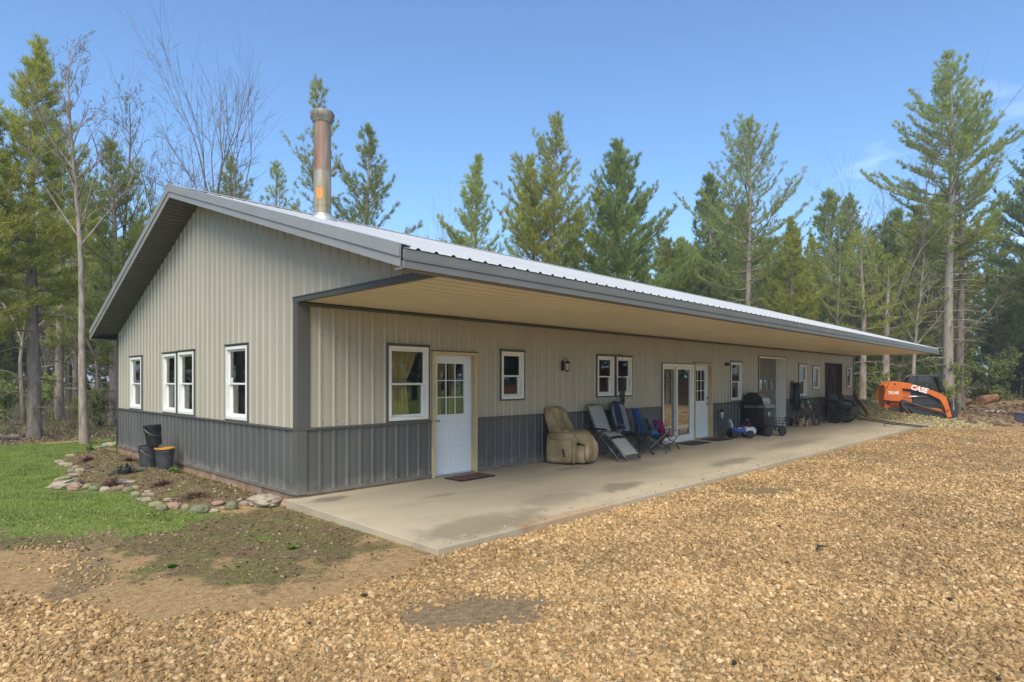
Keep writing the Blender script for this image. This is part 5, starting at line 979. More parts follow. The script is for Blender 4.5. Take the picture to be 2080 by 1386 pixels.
# ------------------------------------------------------------------ the bed: stones, buckets, plants
SC = dict(tan=(.29,.22,.14), pale=(.35,.28,.195), pink=(.34,.21,.145), green=(.17,.165,.085), moss=(.24,.22,.11), dark=(.075,.068,.055), grey=(.21,.20,.165), brown=(.21,.145,.09))
for k_, c_ in SC.items(): M['rk_'+k_] = mat(k_+'_fieldstone', c_, .9, .25, 5, bump=.35, bscale=18, col2=tuple(v*.55 for v in c_) if k_ != 'dark' else None, c2lo=.52, c2hi=.72, c2scale=6)
RK = [(1700,665,240,110,'pale',1,'large craggy pale boulder nearest the slab corner'),(1875,680,110,80,'pink',1,'blocky pinkish stone wedged between the craggy boulder and the slab'),(1540,695,80,50,'tan',0,'smooth oval tan stone left of the craggy boulder'),(1503,685,42,34,'tan',0,'small tan stone touching the smooth oval one'),
(1440,700,86,90,'green',0,'upright rounded green stone in the front edge'),(1370,728,46,40,'tan',0,'small tan pebble below the flat pink stone'),(1335,695,92,42,'pink',0,'flat pinkish stone resting on two smaller ones'),(1308,742,72,46,'pale',0,'pale stone at the grass under the flat pinkish one'),
(1190,722,165,92,'green',0,'largest smooth mossy green stone in the front edge'),(1086,715,64,76,'moss',0,'mossy stone between the largest green and the pink angular stone'),(1005,702,116,66,'pink',1,'angular bright pink stone in the front edge'),(902,716,92,70,'green',0,'mossy green stone left of the angular pink one'),(860,690,112,62,'moss',0,'long mossy stone behind the green one by the grass'),(950,658,62,28,'pale',0,'little pale flat stone just inside the front edge'),
(790,656,82,62,'tan',0,'rounded tan stone at the bend of the edge'),(735,656,56,32,'grey',0,'flat grey stone at the bend by the grass'),(765,620,52,32,'tan',0,'tan cobble on top of the bend'),(815,616,72,36,'tan',0,'flat tan cobble beside the topmost one'),(795,596,56,28,'pale',0,'topmost pale cobble at the bend'),(700,612,72,72,'moss',0,'tall mossy stone just behind the bend'),(692,566,82,46,'moss',0,'broad mossy stone third behind the bend'),(640,580,82,70,'green',0,'leaning green stone left of the bend'),
(590,566,72,70,'brown',0,'dark brown stone in the shaded dip'),(540,575,64,50,'brown',1,'low brown stone beside the dip'),(470,575,78,56,'pale',0,'pale round stone in the middle of the left run'),(382,570,82,60,'green',0,'dark mossy stone beside the pale round one'),(316,556,96,60,'moss',0,'mossy tan stone right of the long slanted slab'),(236,560,112,66,'pink',1,'pinkish block under the long slanted slab'),(160,534,222,80,'pale',1,'long slanted pale slab jutting into the lawn'),
(142,495,132,52,'moss',0,'big mossy hump behind the long slanted slab'),(236,465,102,32,'tan',0,'flat tan stone behind the mossy hump'),(275,432,72,60,'tan',0,'tan stone in the left heap near the dark one'),(336,412,58,34,'dark',0,'small dark stone of the left heap'),(206,436,54,32,'grey',0,'grey stone low in the left heap'),(244,410,54,42,'tan',1,'angular tan stone of the left heap'),(190,390,74,50,'tan',0,'round tan stone mid left heap'),(120,366,76,46,'tan',0,'tan stone farthest left by the lawn'),(150,385,60,40,'pale',1,'pale chip beside the farthest left stone'),
(206,318,74,36,'pink',0,'pinkish rounded stone alone beyond the heap'),(255,300,44,24,'dark',0,'small dark stone beyond the pinkish rounded one'),(366,270,46,24,'grey',0,'small grey stone far along the edge'),(410,258,56,28,'tan',0,'tan stone far along the edge'),(465,246,54,32,'grey',0,'grey stone before the far flat slab'),(520,232,126,40,'pale',1,'flat pale slab at the far house corner'),(604,520,102,38,'grey',1,'thin grey slab inside the bed'),(672,520,64,26,'pale',1,'pale flake inside the bed beside the grey slab')]
rr = np.random.default_rng(17)
for cx, cy, w, h, c, craggy, lab in RK:
    px, py = 90+cx/3.782, 840+(cy+h*.42)/3.782; zg = -.12
    for _ in range(4):
        d = FPX*(CAM.z-zg)/(py-HZ); p = at(px, d); zg = gzf(p.x, p.y)
    W = w/3.782*d/FPX; H = max(h/3.782*d/FPX*.88, .05); D = W*rr.uniform(.6,.85); o = MB(); f1, f2, f3 = rr.uniform(0, 6, 3); amp = .16 if craggy else .06
    def nz(q): return 1 + (.16 if craggy else .16)*mnoise.noise(q*1.6+Vector((f1*9,f2*9,f3*9))) + (.10*mnoise.noise(q*4.5+Vector((f2*7,f3*7,f1*7)))+.05*mnoise.noise(q*11+Vector((f2,f3,f1))) if craggy else .06*mnoise.noise(q*4)) + .4*amp*(math.sin(q.x*4.1+f1)*math.cos(q.y*3.7+f2)+.6*math.sin(q.z*7+f3+q.x*5)) + (amp*.5*math.sin(q.x*13+f2)*math.sin(q.z*11+f1) if craggy else 0)
    e = 2.9 if craggy else 2.3
    def f(q, W=W, H=H, D=D): s = Vector((q.x/W*2, q.y/D*2, q.z/H*2)); k = nz(s); return Vector((q.x*k, q.y*k, q.z*k))
    o.pillow((0,0,0), (W, D, H), e, 44, 28, fn=f); r = o.build('edging_stone', M['rk_'+c], smooth=True); r.location = (p.x, p.y, zg+H*.24); r.rotation_euler = (rr.normal(0,.06), (-.22 if 'slanted' in lab else rr.normal(0,.08)), TH-PI/2+rr.normal(0,.12)); tag(r, lab, 'stone', 'stones edging the flower bed')
# buckets
M['bucket'] = mat('dusty_black_plastic', (.045,.046,.045), .6, .25, 8, col2=(.10,.095,.085), c2lo=.5, c2hi=.75, c2scale=4); M['bucketc'] = mat('black_bucket_plastic', (.014,.014,.015), .4, .2, 8); M['orim'] = mat('orange_ceramic_glaze', (.55,.27,.03), .5, .15, 10)
def bucket(label, x, y, z, m_, rim=None, rot=(0,0,0), sc=1.0, soil=True):
    t = thing('bucket', label, 'bucket', (x, y, z)); t.rotation_euler = rot; t.scale = (sc,)*3; o = MB()
    o.lathe([(.125,0), (.13,.005), (.146,.30), (.158,.302), (.158,.315), (.147,.317), (.148,.335), (.160,.337), (.160,.348), (.149,.35), (.150,.375), (.162,.377), (.162,.392), (.142,.392), (.122,.03), (.002,.03)], 28); o.build('body', m_, t, smooth='auto')
    o = MB(); P = [(.160*math.cos(a), .160*math.sin(a)*.35-.13, .345-.10*math.sin(a)*1.0 if math.sin(a) > 0 else .345) for a in np.linspace(0, PI, 12)]; o.tube([(.162,0,.345)] + [(.166*math.cos(a), -.168*math.sin(a), .345-.16*math.sin(a)) for a in np.linspace(.05, PI-.05, 14)] + [(-.162,0,.345)], .0035, 5); o.build('handle', M['steel'], t)
    if rim: o = MB(); o.lathe([(.163,.376), (.166,.38), (.166,.402), (.14,.402), (.14,.385)], 28); o.lathe([(.001,.396), (.141,.396)], 28, cap=False); o.build('lid', rim, t, smooth='auto')
    return t
def bz(x, y): return gzf(x, y)
bx, by = -.52, 4.93; bucket('dusty dark bucket standing left under the leaning black one', bx, by, bz(bx, by)-.02, M['bucket'], rot=(.02,-.02,.5), sc=1.08)
bx2, by2 = -.33, 4.62; bucket('dusty dark bucket with an orange lid beside the house wall', bx2, by2, bz(bx2, by2)-.02, M['bucket'], M['orim'], (0,.01,1.1), 1.06)
bucket('black bucket perched tilted on the two standing buckets', -.45, 4.80, bz(bx, by)+.415, M['bucketc'], rot=(-.05,-.10,.3), sc=.98)
# shepherd's crook
o = MB(); hx_, hy_ = -.12, 8.85; z0 = gzf(hx_, hy_); o.tube([(hx_, hy_, z0-.05), (hx_, hy_, z0+.75)] + [(hx_-.10*(1-math.cos(a)), hy_+.09*(1-math.cos(a)), z0+.75+.13*math.sin(a)) for a in np.linspace(.1, PI, 10)] + [(hx_-.23, hy_+.20, z0+.70)], .010, 6)
tag(o.build('shepherd_hook', M['black'], smooth=True), 'thin black shepherd hook stuck in the bed by the far wall corner', 'garden hook')
M['redstem'] = mat('dried_red_stems', (.115,.048,.034), .8, .35, 9, island=.5, col2=(.24,.14,.09), c2lo=.5, c2hi=1); M['greyleaf'] = mat('grey_green_dead_leaf', (.13,.14,.105), .85, .3, 9, island=.5, col2=(.05,.045,.035), c2lo=.5, c2hi=1)
def clump(name, label, x, y, n, r, h, m_, leafy=False):
    q = random.Random(int(abs(x*100+y*37))); o = MB(); zb = gzf(x, y)
    for i in range(n):
        a = q.uniform(0, 2*PI); rr_ = r*q.uniform(.1,1); hh = h*q.uniform(.3,1)*(1.1-rr_/r*.7); p = Vector((x+rr_*.4*math.cos(a), y+rr_*.4*math.sin(a), zb-.01)); e = Vector((x+rr_*math.cos(a), y+rr_*math.sin(a), zb+hh)); w = Vector((-math.sin(a), math.cos(a), 0))*(.006 if not leafy else .02)
        m0 = p.lerp(e, .6)+Vector((0,0,hh*.25)); o.quad(p-w*.7, p+w*.7, m0+w, m0-w); o.quad(m0-w, m0+w, e+w*.3+Vector((0,0,-hh*.2)), e-w*.3+Vector((0,0,-hh*.2)))
    return tag(o.build(name, m_), label, 'plant')
for i, (x, y, r, h, l) in enumerate(((-1.35,3.75,.30,.16,'dried red clump nearest the long slanted slab'), (-.90,2.75,.26,.12,'dried red clump in the middle of the bed'), (-.85,1.35,.36,.06,'flattened dried red clump near the front edge'), (-1.0,7.3,.34,.13,'dried red clump farthest back in the bed'), (-.55,6.1,.26,.10,'dried red clump just behind the buckets'))): clump('perennial_plant', l, x, y, 210, r, h, M['redstem'])
clump('perennial_plant', 'grey green clump of withered leaves left of the buckets', -1.02, 4.45, 110, .33, .22, M['greyleaf'], True)
M['weed'] = mat('green_weed_leaf', (.15,.22,.04), .6, .3, 9, island=.4, trans=.25)
for x, y, r, h, l in ((.08,-1.62,.10,.09,'small green weed at the near edge of the slab'), (-.35,4.15,.22,.11,'green tuft at the foot of the buckets'), (-.55,9.4,.15,.28,'small green sprout beside the far house corner'), (-.05,-2.55,.13,.05,'low green weed near the outer slab corner'), (-2.15,-1.75,.07,.04,'low green weed beside the tyre track'), (-1.05,-2.0,.08,.04,'low green weed in the middle of the bare soil')): clump('weed', l, x, y, 50, r, h, M['weed'], True)
# small litter on the drive
M['darkclod'] = mat('dark_wet_clod', (.035,.028,.022), .9, .3, 20); x, y = scatter(900, 3.2, 22, lambda x, y: (keep_gravel(x, y)) & (rng.uniform(size=len(x)) < .38)); o = stones('soil_crumbs', x, y, .012+.034*rng.uniform(size=len(x))**3, ICO, ICOF); o.data.materials[0] = M['darkclod']; o.location.z = .02; tag(o, 'dark clods and bits of bark scattered on the stone drive', 'soil', kind='stuff')
o = MB(); pb = on(1662,8.9,.03) if False else at(1660, 6.2); pb.z = gzf(pb.x, pb.y)+.05; o.tube([pb, pb+Vector((.10,.02,.012)), pb+Vector((.2,-.03,0))], [.012,.016,.004], 6); tag(o.build('bark_stick', M['darkclod']), 'dark bit of bark lying on the tan gravel', 'bark')
# ------------------------------------------------------------------ trees
M['bark'] = mat('grey_brown_pine_bark', (.27,.215,.165), .95, .3, 4, bump=.5, bscale=14, stretch=(3,3,.7), obj=.3, col2=(.16,.125,.095), c2lo=.5, c2hi=.65, c2scale=3)
M['bark2'] = mat('pale_grey_bark', (.29,.245,.19), .95, .25, 4, bump=.4, bscale=18, stretch=(3,3,.6), obj=.3)
M['barkd'] = mat('dark_wood_bark', (.17,.14,.105), .95, .25, 4, bump=.3, bscale=14, stretch=(3,3,.7), obj=.3)
M['needle'] = mat('green_pine_needles', (.31,.355,.075), .55, .25, .9, island=.5, obj=.4, trans=.5, col2=(.42,.43,.10), c2lo=.35, c2hi=1.05)
M['needley'] = mat('yellow_green_pine_needles', (.38,.395,.06), .55, .25, .9, island=.5, obj=.3, trans=.5, col2=(.48,.46,.10), c2lo=.35, c2hi=1.05)
M['needled'] = mat('deep_green_pine_needles', (.26,.325,.08), .55, .25, .9, island=.5, obj=.4, trans=.5, col2=(.33,.37,.11), c2lo=.4, c2hi=1.1)
M['spring'] = mat('pale_spring_leaves', (.30,.35,.08), .6, .3, 1.2, island=.5, obj=.3, trans=.5, col2=(.33,.33,.12), c2lo=.5, c2hi=1.0)
M['twig'] = mat('grey_twigs', (.20,.17,.135), .9, .25, 4, obj=.3)
class TB:                                     # gathers tapered limbs and needles into arrays
    def __init__(s): s.v = []; s.f = []; s.n = 0
    def limb(s, P, R, k):
        P = np.asarray(P, float); R = np.asarray(R, float); m = len(P); D = np.gradient(P, axis=0); D /= np.linalg.norm(D, axis=1)[:,None]+1e-9
        ref = np.where(np.abs(D[:,2:3]) > .9, np.array([[1,0,0]]), np.array([[0,0,1]])); A = np.cross(D, ref); A /= np.linalg.norm(A, axis=1)[:,None]+1e-9; B = np.cross(D, A)
        t = 2*PI*np.arange(k)/k; V = P[:,None] + R[:,None,None]*(A[:,None]*np.cos(t)[None,:,None]+B[:,None]*np.sin(t)[None,:,None]); s.v.append(V.reshape(-1,3))
        i = np.arange(m-1)[:,None]*k; j = np.arange(k)[None]; j2 = (j+1) % k; s.f.append((np.stack([i+j, i+j2, i+k+j2, i+k+j], -1)+s.n).reshape(-1,4)); s.n += m*k
    def obj(s, name, m, parent, smooth=True): return np_obj(name, np.concatenate(s.v), np.concatenate(s.f), m, parent, smooth)
def tufts(C, D, L_, W_, per, rg, spread=.6):  # sprays of needles about points C pointing along D
    n = len(C); C = np.repeat(C, per, 0); D = np.repeat(D, per, 0) + rg.normal(0, spread, (n*per,3)); D /= np.linalg.norm(D, axis=1)[:,None]; l = rg.uniform(.6,1.15,(n*per,1))*L_
    S = np.cross(D, rg.normal(size=(n*per,3))); S /= np.linalg.norm(S, axis=1)[:,None]+1e-9; S *= W_*rg.uniform(.7,1.3,(n*per,1))/2
    C = C + rg.normal(0, L_*.18, C.shape)
    V = np.stack([C-S, C+S, C+D*l], 1); return V.reshape(-1,3)
def pine(seed, H, base, rad, tr, nb=5, dens=1.0, gap=.5, top_up=1.0, dead=True, widest=.25, lean=0.0, nl=.20, nw=.021, irreg=.35):
    rg = np.random.default_rng(seed); T = TB(); C = []; Dr = []; ph = rg.uniform(0, 6, 2)
    def axis(z):
        return np.array([lean*(max(z,0)/H)**1.5*H + .012*H*math.sin(z/H*4+ph[0])*z/H, .012*H*math.sin(z/H*5+ph[1])*z/H, z])
    zs = np.linspace(-.3, H, 22); P = np.array([axis(z) for z in zs]); R = tr*(1-np.clip(zs/H, 0, 1))**.8 + .012; R[0] = tr*1.35; R[1] *= 1.05; T.limb(P, R, 10)
    z = base*H; lop = rg.uniform(0, 2*PI)
    if dead:
        zz = .08*H
        while zz < base*H+.5:
            for _ in range(rg.integers(2,5)):
                a = rg.uniform(0, 2*PI); l = rg.uniform(.35,1.0)*rad*(.35+.5*zz/max(base*H,.1)); o = axis(zz); k = 5; tt = np.linspace(0, 1, k); dr = np.array([math.cos(a), math.sin(a), 0]); pts = o+dr*l*tt[:,None]+np.array([0,0,1])*(.10*l*tt-.22*l*tt**2)[:,None]+rg.normal(0,.025*l,(k,3))*tt[:,None]
                T.limb(pts, .022*(1-tt)*min(1,l)+.006, 4)
                for _ in range(3):
                    q = rg.integers(1,k); s_ = pts[q]; d2 = dr+rg.normal(0,.6,3); e = s_+d2*l*.22; T.limb([s_, (s_+e)/2+rg.normal(0,.02,3), e], [.007,.006,.004], 3)
            zz += rg.uniform(.35,.7)
    while z < H*.985:
        t = (z-base*H)/(H-base*H); prof = (min(1, (t+.06)/(widest+.06))**.7)*(1-max(0,(t-widest)/(1-widest))**1.15)*1.0+.03
        nbr = rg.integers(nb-1, nb+2) if t < .9 else rg.integers(3,5)
        a0 = rg.uniform(0, 2*PI)
        for b in range(nbr):
            if rg.uniform() < .17: continue
            a = a0+2*PI*b/nbr+rg.normal(0,.25); l = rad*prof*rg.uniform(1-irreg*1.5,1+irreg*.7)*(1+.15*math.cos(a-lop)); l = max(l, .25); el = math.radians(-6+58*top_up*t**1.2)+rg.normal(0,.10); up = .22+.25*top_up*rg.uniform(.4,1.2); k = 8; tt = np.linspace(0, 1, k); o = axis(z)
            dr = np.array([math.cos(a)*math.cos(el), math.sin(a)*math.cos(el), math.sin(el)]); pts = o+dr*l*tt[:,None]+np.array([0,0,1])*(up*l*tt**2.2)[:,None]+rg.normal(0,.02*l,(k,3))*tt[:,None]; T.limb(pts, (.010+.011*l)*(1-tt*.85), 5)
            ns = max(2, int(l*5.2*dens)); side = 1
            for q in range(ns):
                u = .22+.78*(q+rg.uniform(0,.8))/ns; u = min(u, .99); s_ = np.array([np.interp(u, tt, pts[:,i]) for i in range(3)]); dd = np.array([np.interp(min(1,u+.05), tt, pts[:,i]) for i in range(3)])-np.array([np.interp(u-.05, tt, pts[:,i]) for i in range(3)]); dd /= np.linalg.norm(dd)
                sv = np.cross(dd, [0,0,1]); sv /= np.linalg.norm(sv)+1e-9; side = -side; ll = l*.34*(1.12-u)*rg.uniform(.6,1.3)+.14; d2 = dd*.75+sv*side*rg.uniform(.5,.9)+np.array([0,0,rg.uniform(.0,.55)]); d2 /= np.linalg.norm(d2); e = s_+d2*ll
                if ll > .3: T.limb([s_, (s_+e)/2, e], [.009,.007,.004], 3)
                m = max(1, int(ll/.10*dens))
                for w in range(m): f = (w+1)/m; C.append(s_+(e-s_)*f+rg.normal(0,.03,3)); Dr.append(d2+np.array([0,0,.35]))
            for w in range(max(3, int(l*5*dens))): u = rg.uniform(.35,1); C.append(np.array([np.interp(u, tt, pts[:,i]) for i in range(3)])); Dr.append(dr+np.array([0,0,.6]))
            C.append(pts[-1]); Dr.append(dr+np.array([0,0,.9]))
        z += gap*rg.uniform(.7,1.25)*(1-.45*t)
    for w in range(5): C.append(axis(H*(1-.012*w))); Dr.append(np.array([0,0,1.]))
    return T, np.array(C), np.array(Dr), rg, nl, nw
def make_pine(name, label, group, loc, spec, mats, per=9, rz=0, sc=1.0):
    per = int(per*2.3)
    T, C, D, rg, nl, nw = pine(**spec); root = thing(name, label, 'tree', loc, rz, group); root.scale = (sc, sc, sc); T.obj('trunk', mats[0], root)
    V = tufts(C, D, nl, nw, per, rg); np_obj('crown', V, np.arange(len(V)).reshape(-1,3), mats[1], root); return root
def bare(seed, H, tr, side0=0, wobf=1.0, fork=.35, spread=.45, depth=5, lean=(0,0), upright=.55, nfork=3, minr=.006, leafy=False, twigs=1.0):
    rg = np.random.default_rng(seed); T = TB(); leaf = []
    def grow(p, d, l, r, lev):
        k = 6 if lev < 2 else (5 if lev < 4 else 3); P = [p]; q = p; dd = d.copy()
        for i in range(k-1):
            dd = dd+rg.normal(0, (.055+.03*lev)*wobf, 3)+np.array([0,0,upright*.07]); dd /= np.linalg.norm(dd); q = q+dd*l/(k-1); P.append(q)
        P = np.array(P); re = max(r*.6, minr*.6); R = np.linspace(r, re, k); T.limb(P, R, 9 if lev == 0 else (6 if lev < 2 else (4 if lev < 3 else 3)))
        if lev >= 2 and leafy: leaf.extend(P[1:])
        if lev >= depth: return
        n = nfork if lev == 0 else rg.integers(2,4)
        for i in range(n):                    # fork at the end
            a = rg.uniform(0, 2*PI); s = spread*rg.uniform(.5,1.25); o = dd.copy(); u = np.cross(o, rg.normal(size=3)); u /= np.linalg.norm(u); nd = o*math.cos(s)+u*math.sin(s); grow(P[-1], nd/np.linalg.norm(nd), l*rg.uniform(.55,.85), re*rg.uniform(.65,.9), lev+1)
        if lev >= 1 or fork < .3 or side0:
            for i in range(side0 if lev == 0 and side0 else int(rg.integers(2,5)*twigs)):  # side shoots along the limb
                j = rg.integers(k-3 if lev == 0 and side0 else 1, k-1); u = np.cross(dd, rg.normal(size=3)); u /= np.linalg.norm(u); s = rg.uniform(.5,1.1); nd = dd*math.cos(s)+u*math.sin(s); grow(P[j], nd, l*rg.uniform(.3,.55), max(R[j]*.42, minr), max(lev+1, depth-2))
    d0 = np.array([lean[0], lean[1], 1.]); d0 /= np.linalg.norm(d0); grow(np.array([0,0,-.2]), d0, H*fork, tr, 0); return T, np.array(leaf) if leafy else None, rg
def leader(seed, H, tr, first=.42, n=30, lean=(0,0), minr=.006):   # one straight stem with ascending side limbs
    T, _, rg = bare(seed, 1, .01, depth=0); T.v, T.f, T.n = [], [], 0
    t = np.linspace(0, 1, 16); ax = np.stack([lean[0]*H*t + .012*H*np.sin(t*7+seed)*t, lean[1]*H*t + .010*H*np.sin(t*6)*t, -.2+(H+.2)*t], 1); T.limb(ax, tr*(1-t)**.85*(1+.35*np.exp(-t*28))+.008, 10)
    def shoot(p, d, l, r, lev):
        k = 6; P = [p]; dd = d.copy()
        for i in range(k-1): dd = dd+rg.normal(0,.10,3)+np.array([0,0,.07]); dd /= np.linalg.norm(dd); P.append(P[-1]+dd*l/(k-1))
        T.limb(P, np.linspace(r, minr*.6, k), 5 if lev < 1 else 3)
        if lev < 3:
            for i in range(int(rg.integers(3,6))): j = rg.integers(1,k); u = np.cross(dd, rg.normal(size=3)); u /= np.linalg.norm(u); s = rg.uniform(.4,.9); shoot(P[j], dd*math.cos(s)+u*math.sin(s), l*rg.uniform(.3,.5), max(r*.45, minr), lev+1)
    for i in range(n):
        u = first+(.98-first)*(i+rg.uniform())/n; p = np.array([np.interp(u, t, ax[:,c]) for c in range(3)]); a = i*2.4+rg.uniform(-.5,.5); e = math.radians(rg.uniform(38,66)); shoot(p, np.array([math.cos(a)*math.cos(e), math.sin(a)*math.cos(e), math.sin(e)]), H*.27*(1.12-u)*rg.uniform(.6,1.2)+.35, tr*(1-u)*.55+.008, 0)
    return T, None, rg
def make_bare(name, label, group, loc, spec, m_, rz=0, sc=1.0, leafmat=None):
    T, lf, rg = leader(**spec) if 'first' in spec else bare(**spec); allv = np.concatenate(T.v); zmax = allv[:,2].max(); k = spec['H']/zmax; T.v = [v*np.array([k**.5, k**.5, k]) for v in T.v]
    root = thing(name, label, 'tree', loc, rz, group); root.scale = (sc,)*3
    n0 = T.v[0].shape[0]; tr = TB(); tr.v = [T.v[0]]; tr.f = [T.f[0]]; tr.obj('trunk', m_, root); cr = TB(); cr.v = T.v; cr.f = T.f[1:]; cr.obj('crown' if leafmat is None else 'branches', m_, root)
    if leafmat is not None: C = lf*np.array([k**.5, k**.5, k]); V = tufts(C, rg.normal(size=C.shape), .11, .07, 4, rg, 1.0); np_obj('crown', V, np.arange(len(V)).reshape(-1,3), leafmat, root)
    return root
def ground_pt(px, d): p = at(px, d); p.z = gzf(p.x, p.y)-.03; return p
def hgt(py, d, p): return top_z(py, d)-p.z
def P_(name, label, px, d, py, spec, mats, per=9, group=None):
    p = ground_pt(px, d); s = dict(spec); s['H'] = hgt(py, d, p); return make_pine(name, label, group, p, s, mats, per)
def B_(name, label, px, d, py, spec, m_, group=None, **k):
    p = ground_pt(px, d); s = dict(spec); s['H'] = hgt(py, d, p); return make_bare(name, label, group, p, s, m_, **k)
B, N1, NY, ND = M['bark'], M['needle'], M['needley'], M['needled']
# the trees one can tell apart, left to right
P_('pine_tree', 'tall yellow green pine with thick grey trunk at the left lawn edge', 70, 18.7, 92, dict(seed=1, H=0, base=.30, rad=1.9, tr=.18, nb=6, dens=1.0, gap=.42, widest=.2), (B, NY), 8)
P_('pine_tree', 'pine partly cut off by the left edge of the view', -45, 17, 170, dict(seed=2, H=0, base=.28, rad=2.0, tr=.19, nb=6, dens=1.0, gap=.45), (B, NY), 8)
B_('bare_tree', 'leafless leaning grey tree nearest the lawn left of the house', 172, 16.8, 60, dict(seed=5, H=0, tr=.105, first=.50, n=22, lean=(-.02,.035)), M['bark'])
P_('pine_tree', 'dark bushy pine between the leaning bare tree and the gable', 232, 24, 290, dict(seed=3, H=0, base=.22, rad=2.5, tr=.18, nb=5, dens=.9, gap=.5), (B, N1), 8)
P_('pine_tree', 'slender pine behind the thick trunked pine on the left', 120, 27, 250, dict(seed=4, H=0, base=.25, rad=2.4, tr=.18, nb=5, dens=.9, gap=.5), (B, N1), 8)
B_('bare_tree', 'thin leafless tree left of the ridge with upswept twigs', 255, 25, 150, dict(seed=8, H=0, tr=.11, first=.35, n=32), M['barkd'])
B_('bare_tree', 'leafless tree rising just left of the roof peak', 345, 27, 120, dict(seed=9, H=0, tr=.14, wobf=.45, fork=.36, spread=.28, depth=5, lean=(.05,.0), upright=.45, nfork=3), M['barkd'])
B_('bare_tree', 'tallest leafless tree spreading behind the roof peak', 458, 25, 18, dict(seed=12, H=0, tr=.20, wobf=.4, fork=.30, spread=.27, depth=5, upright=.45, nfork=5, twigs=.75), M['barkd'])
P_('pine_tree', 'small pine just showing over the ridge behind the tallest bare tree', 465, 30, 315, dict(seed=13, H=0, base=.3, rad=2.2, tr=.15, nb=5, dens=.8, gap=.55), (B, N1), 8)
P_('pine_tree', 'tall thin pine with gaps right behind the chimney', 640, 28, 152, dict(seed=14, H=0, base=.3, rad=1.9, tr=.16, nb=4, dens=.62, gap=.62, irreg=.6), (B, NY), 7)
P_('pine_tree', 'grey green pine just right of the chimney', 745, 27, 262, dict(seed=15, H=0, base=.22, rad=3.1, tr=.17, nb=5, dens=.8, gap=.55, irreg=.5), (B, N1), 8)
P_('pine_tree', 'low loose pine between the tall bare tree and the chimney', 560, 33, 330, dict(seed=16, H=0, base=.25, rad=2.5, tr=.17, nb=5, dens=.7, gap=.6), (B, N1), 7)
B_('bare_tree', 'faint leafless saplings in the gap between two roofline pines', 885, 36, 375, dict(seed=17, H=0, tr=.09, fork=.25, spread=.3, depth=4, upright=1.2, nfork=4), M['bark2'])
P_('pine_tree', 'narrow bright green pine standing alone above the roofline', 972, 32, 322, dict(seed=18, H=0, base=.2, rad=2.3, tr=.16, nb=5, dens=.9, gap=.45, top_up=1.15), (B, N1), 8)
P_('pine_tree', 'tallest yellowish pine of the pair above the roof middle', 1128, 30, 232, dict(seed=19, H=0, base=.25, rad=3.0, tr=.20, nb=5, dens=.9, gap=.5, irreg=.45), (B, NY), 8)
P_('pine_tree', 'lower yellowish pine leaning on the taller one above the roof middle', 1085, 31, 320, dict(seed=20, H=0, base=.25, rad=2.7, tr=.16, nb=5, dens=.9, gap=.5), (B, NY), 8)
P_('pine_tree', 'full dark green pine above the middle of the roof', 1255, 31, 285, dict(seed=21, H=0, base=.12, rad=3.5, tr=.20, nb=6, dens=1.0, gap=.42, irreg=.3), (B, ND), 9)
P_('pine_tree', 'broad open pine with curved limbs against the sky right of centre', 1520, 34, 246, dict(seed=22, H=0, base=.36, rad=4.0, tr=.21, nb=5, dens=.62, gap=.6, top_up=1.25, widest=.3, irreg=.3), (B, N1), 8)
P_('pine_tree', 'dense young pine right of the broad open one', 1610, 32, 440, dict(seed=23, H=0, base=.08, rad=1.9, tr=.13, nb=6, dens=1.0, gap=.4), (B, NY), 9)
P_('pine_tree', 'bushy pine behind the forked bare tree on the right', 1730, 38, 395, dict(seed=24, H=0, base=.1, rad=2.7, tr=.17, nb=6, dens=.9, gap=.5), (B, N1), 8)
B_('bare_tree', 'forked leafless tree beyond the far end of the roof', 1795, 35, 212, dict(seed=25, H=0, tr=.20, wobf=.5, fork=.42, spread=.30, depth=5, lean=(-.01,0), upright=.5, nfork=4, twigs=.8), M['bark'])
P_('pine_tree', 'tallest pine with a long bare trunk behind the loader', 1927, 34.5, 108, dict(seed=26, H=0, base=.40, rad=4.1, tr=.29, nb=5, dens=.85, gap=.62, top_up=1.1, widest=.22, irreg=.3), (M['bark2'], N1), 9)
P_('pine_tree', 'second trunk close beside the tallest pine with a stunted crown', 1949, 36.5, 360, dict(seed=27, H=0, base=.55, rad=2.6, tr=.27, nb=4, dens=.7, gap=.6), (B, N1), 7)
P_('pine_tree', 'dark pine filling the right edge of the view', 2115, 44, 215, dict(seed=28, H=0, base=.2, rad=4.4, tr=.22, nb=6, dens=.85, gap=.55), (B, ND), 9)
B_('bare_tree', 'pale leaning leafless tree left of the tallest pine', 1872, 36, 520, dict(seed=29, H=0, tr=.10, fork=.4, spread=.45, depth=4, lean=(.25,-.2), upright=.6, nfork=2), M['bark2'])
B_('bare_tree', 'pale slim leafless tree between the bushy pine and the forked one', 1702, 37, 440, dict(seed=33, H=0, tr=.12, first=.3, n=24), M['bark2'])
B_('bare_tree', 'pale slim leafless tree just left of the tallest pine', 1850, 34.5, 430, dict(seed=34, H=0, tr=.12, first=.28, n=24, lean=(.05,-.05)), M['bark2'])
P_('pine_tree', 'pine trunk showing under the far porch eave', 1752, 33, 470, dict(seed=30, H=0, base=.42, rad=2.4, tr=.20, nb=5, dens=.8, gap=.55), (B, N1), 6)
P_('pine_tree', 'second pine trunk under the far porch eave behind the loader', 1800, 34, 520, dict(seed=31, H=0, base=.45, rad=2.3, tr=.24, nb=5, dens=.8, gap=.55), (B, N1), 6)

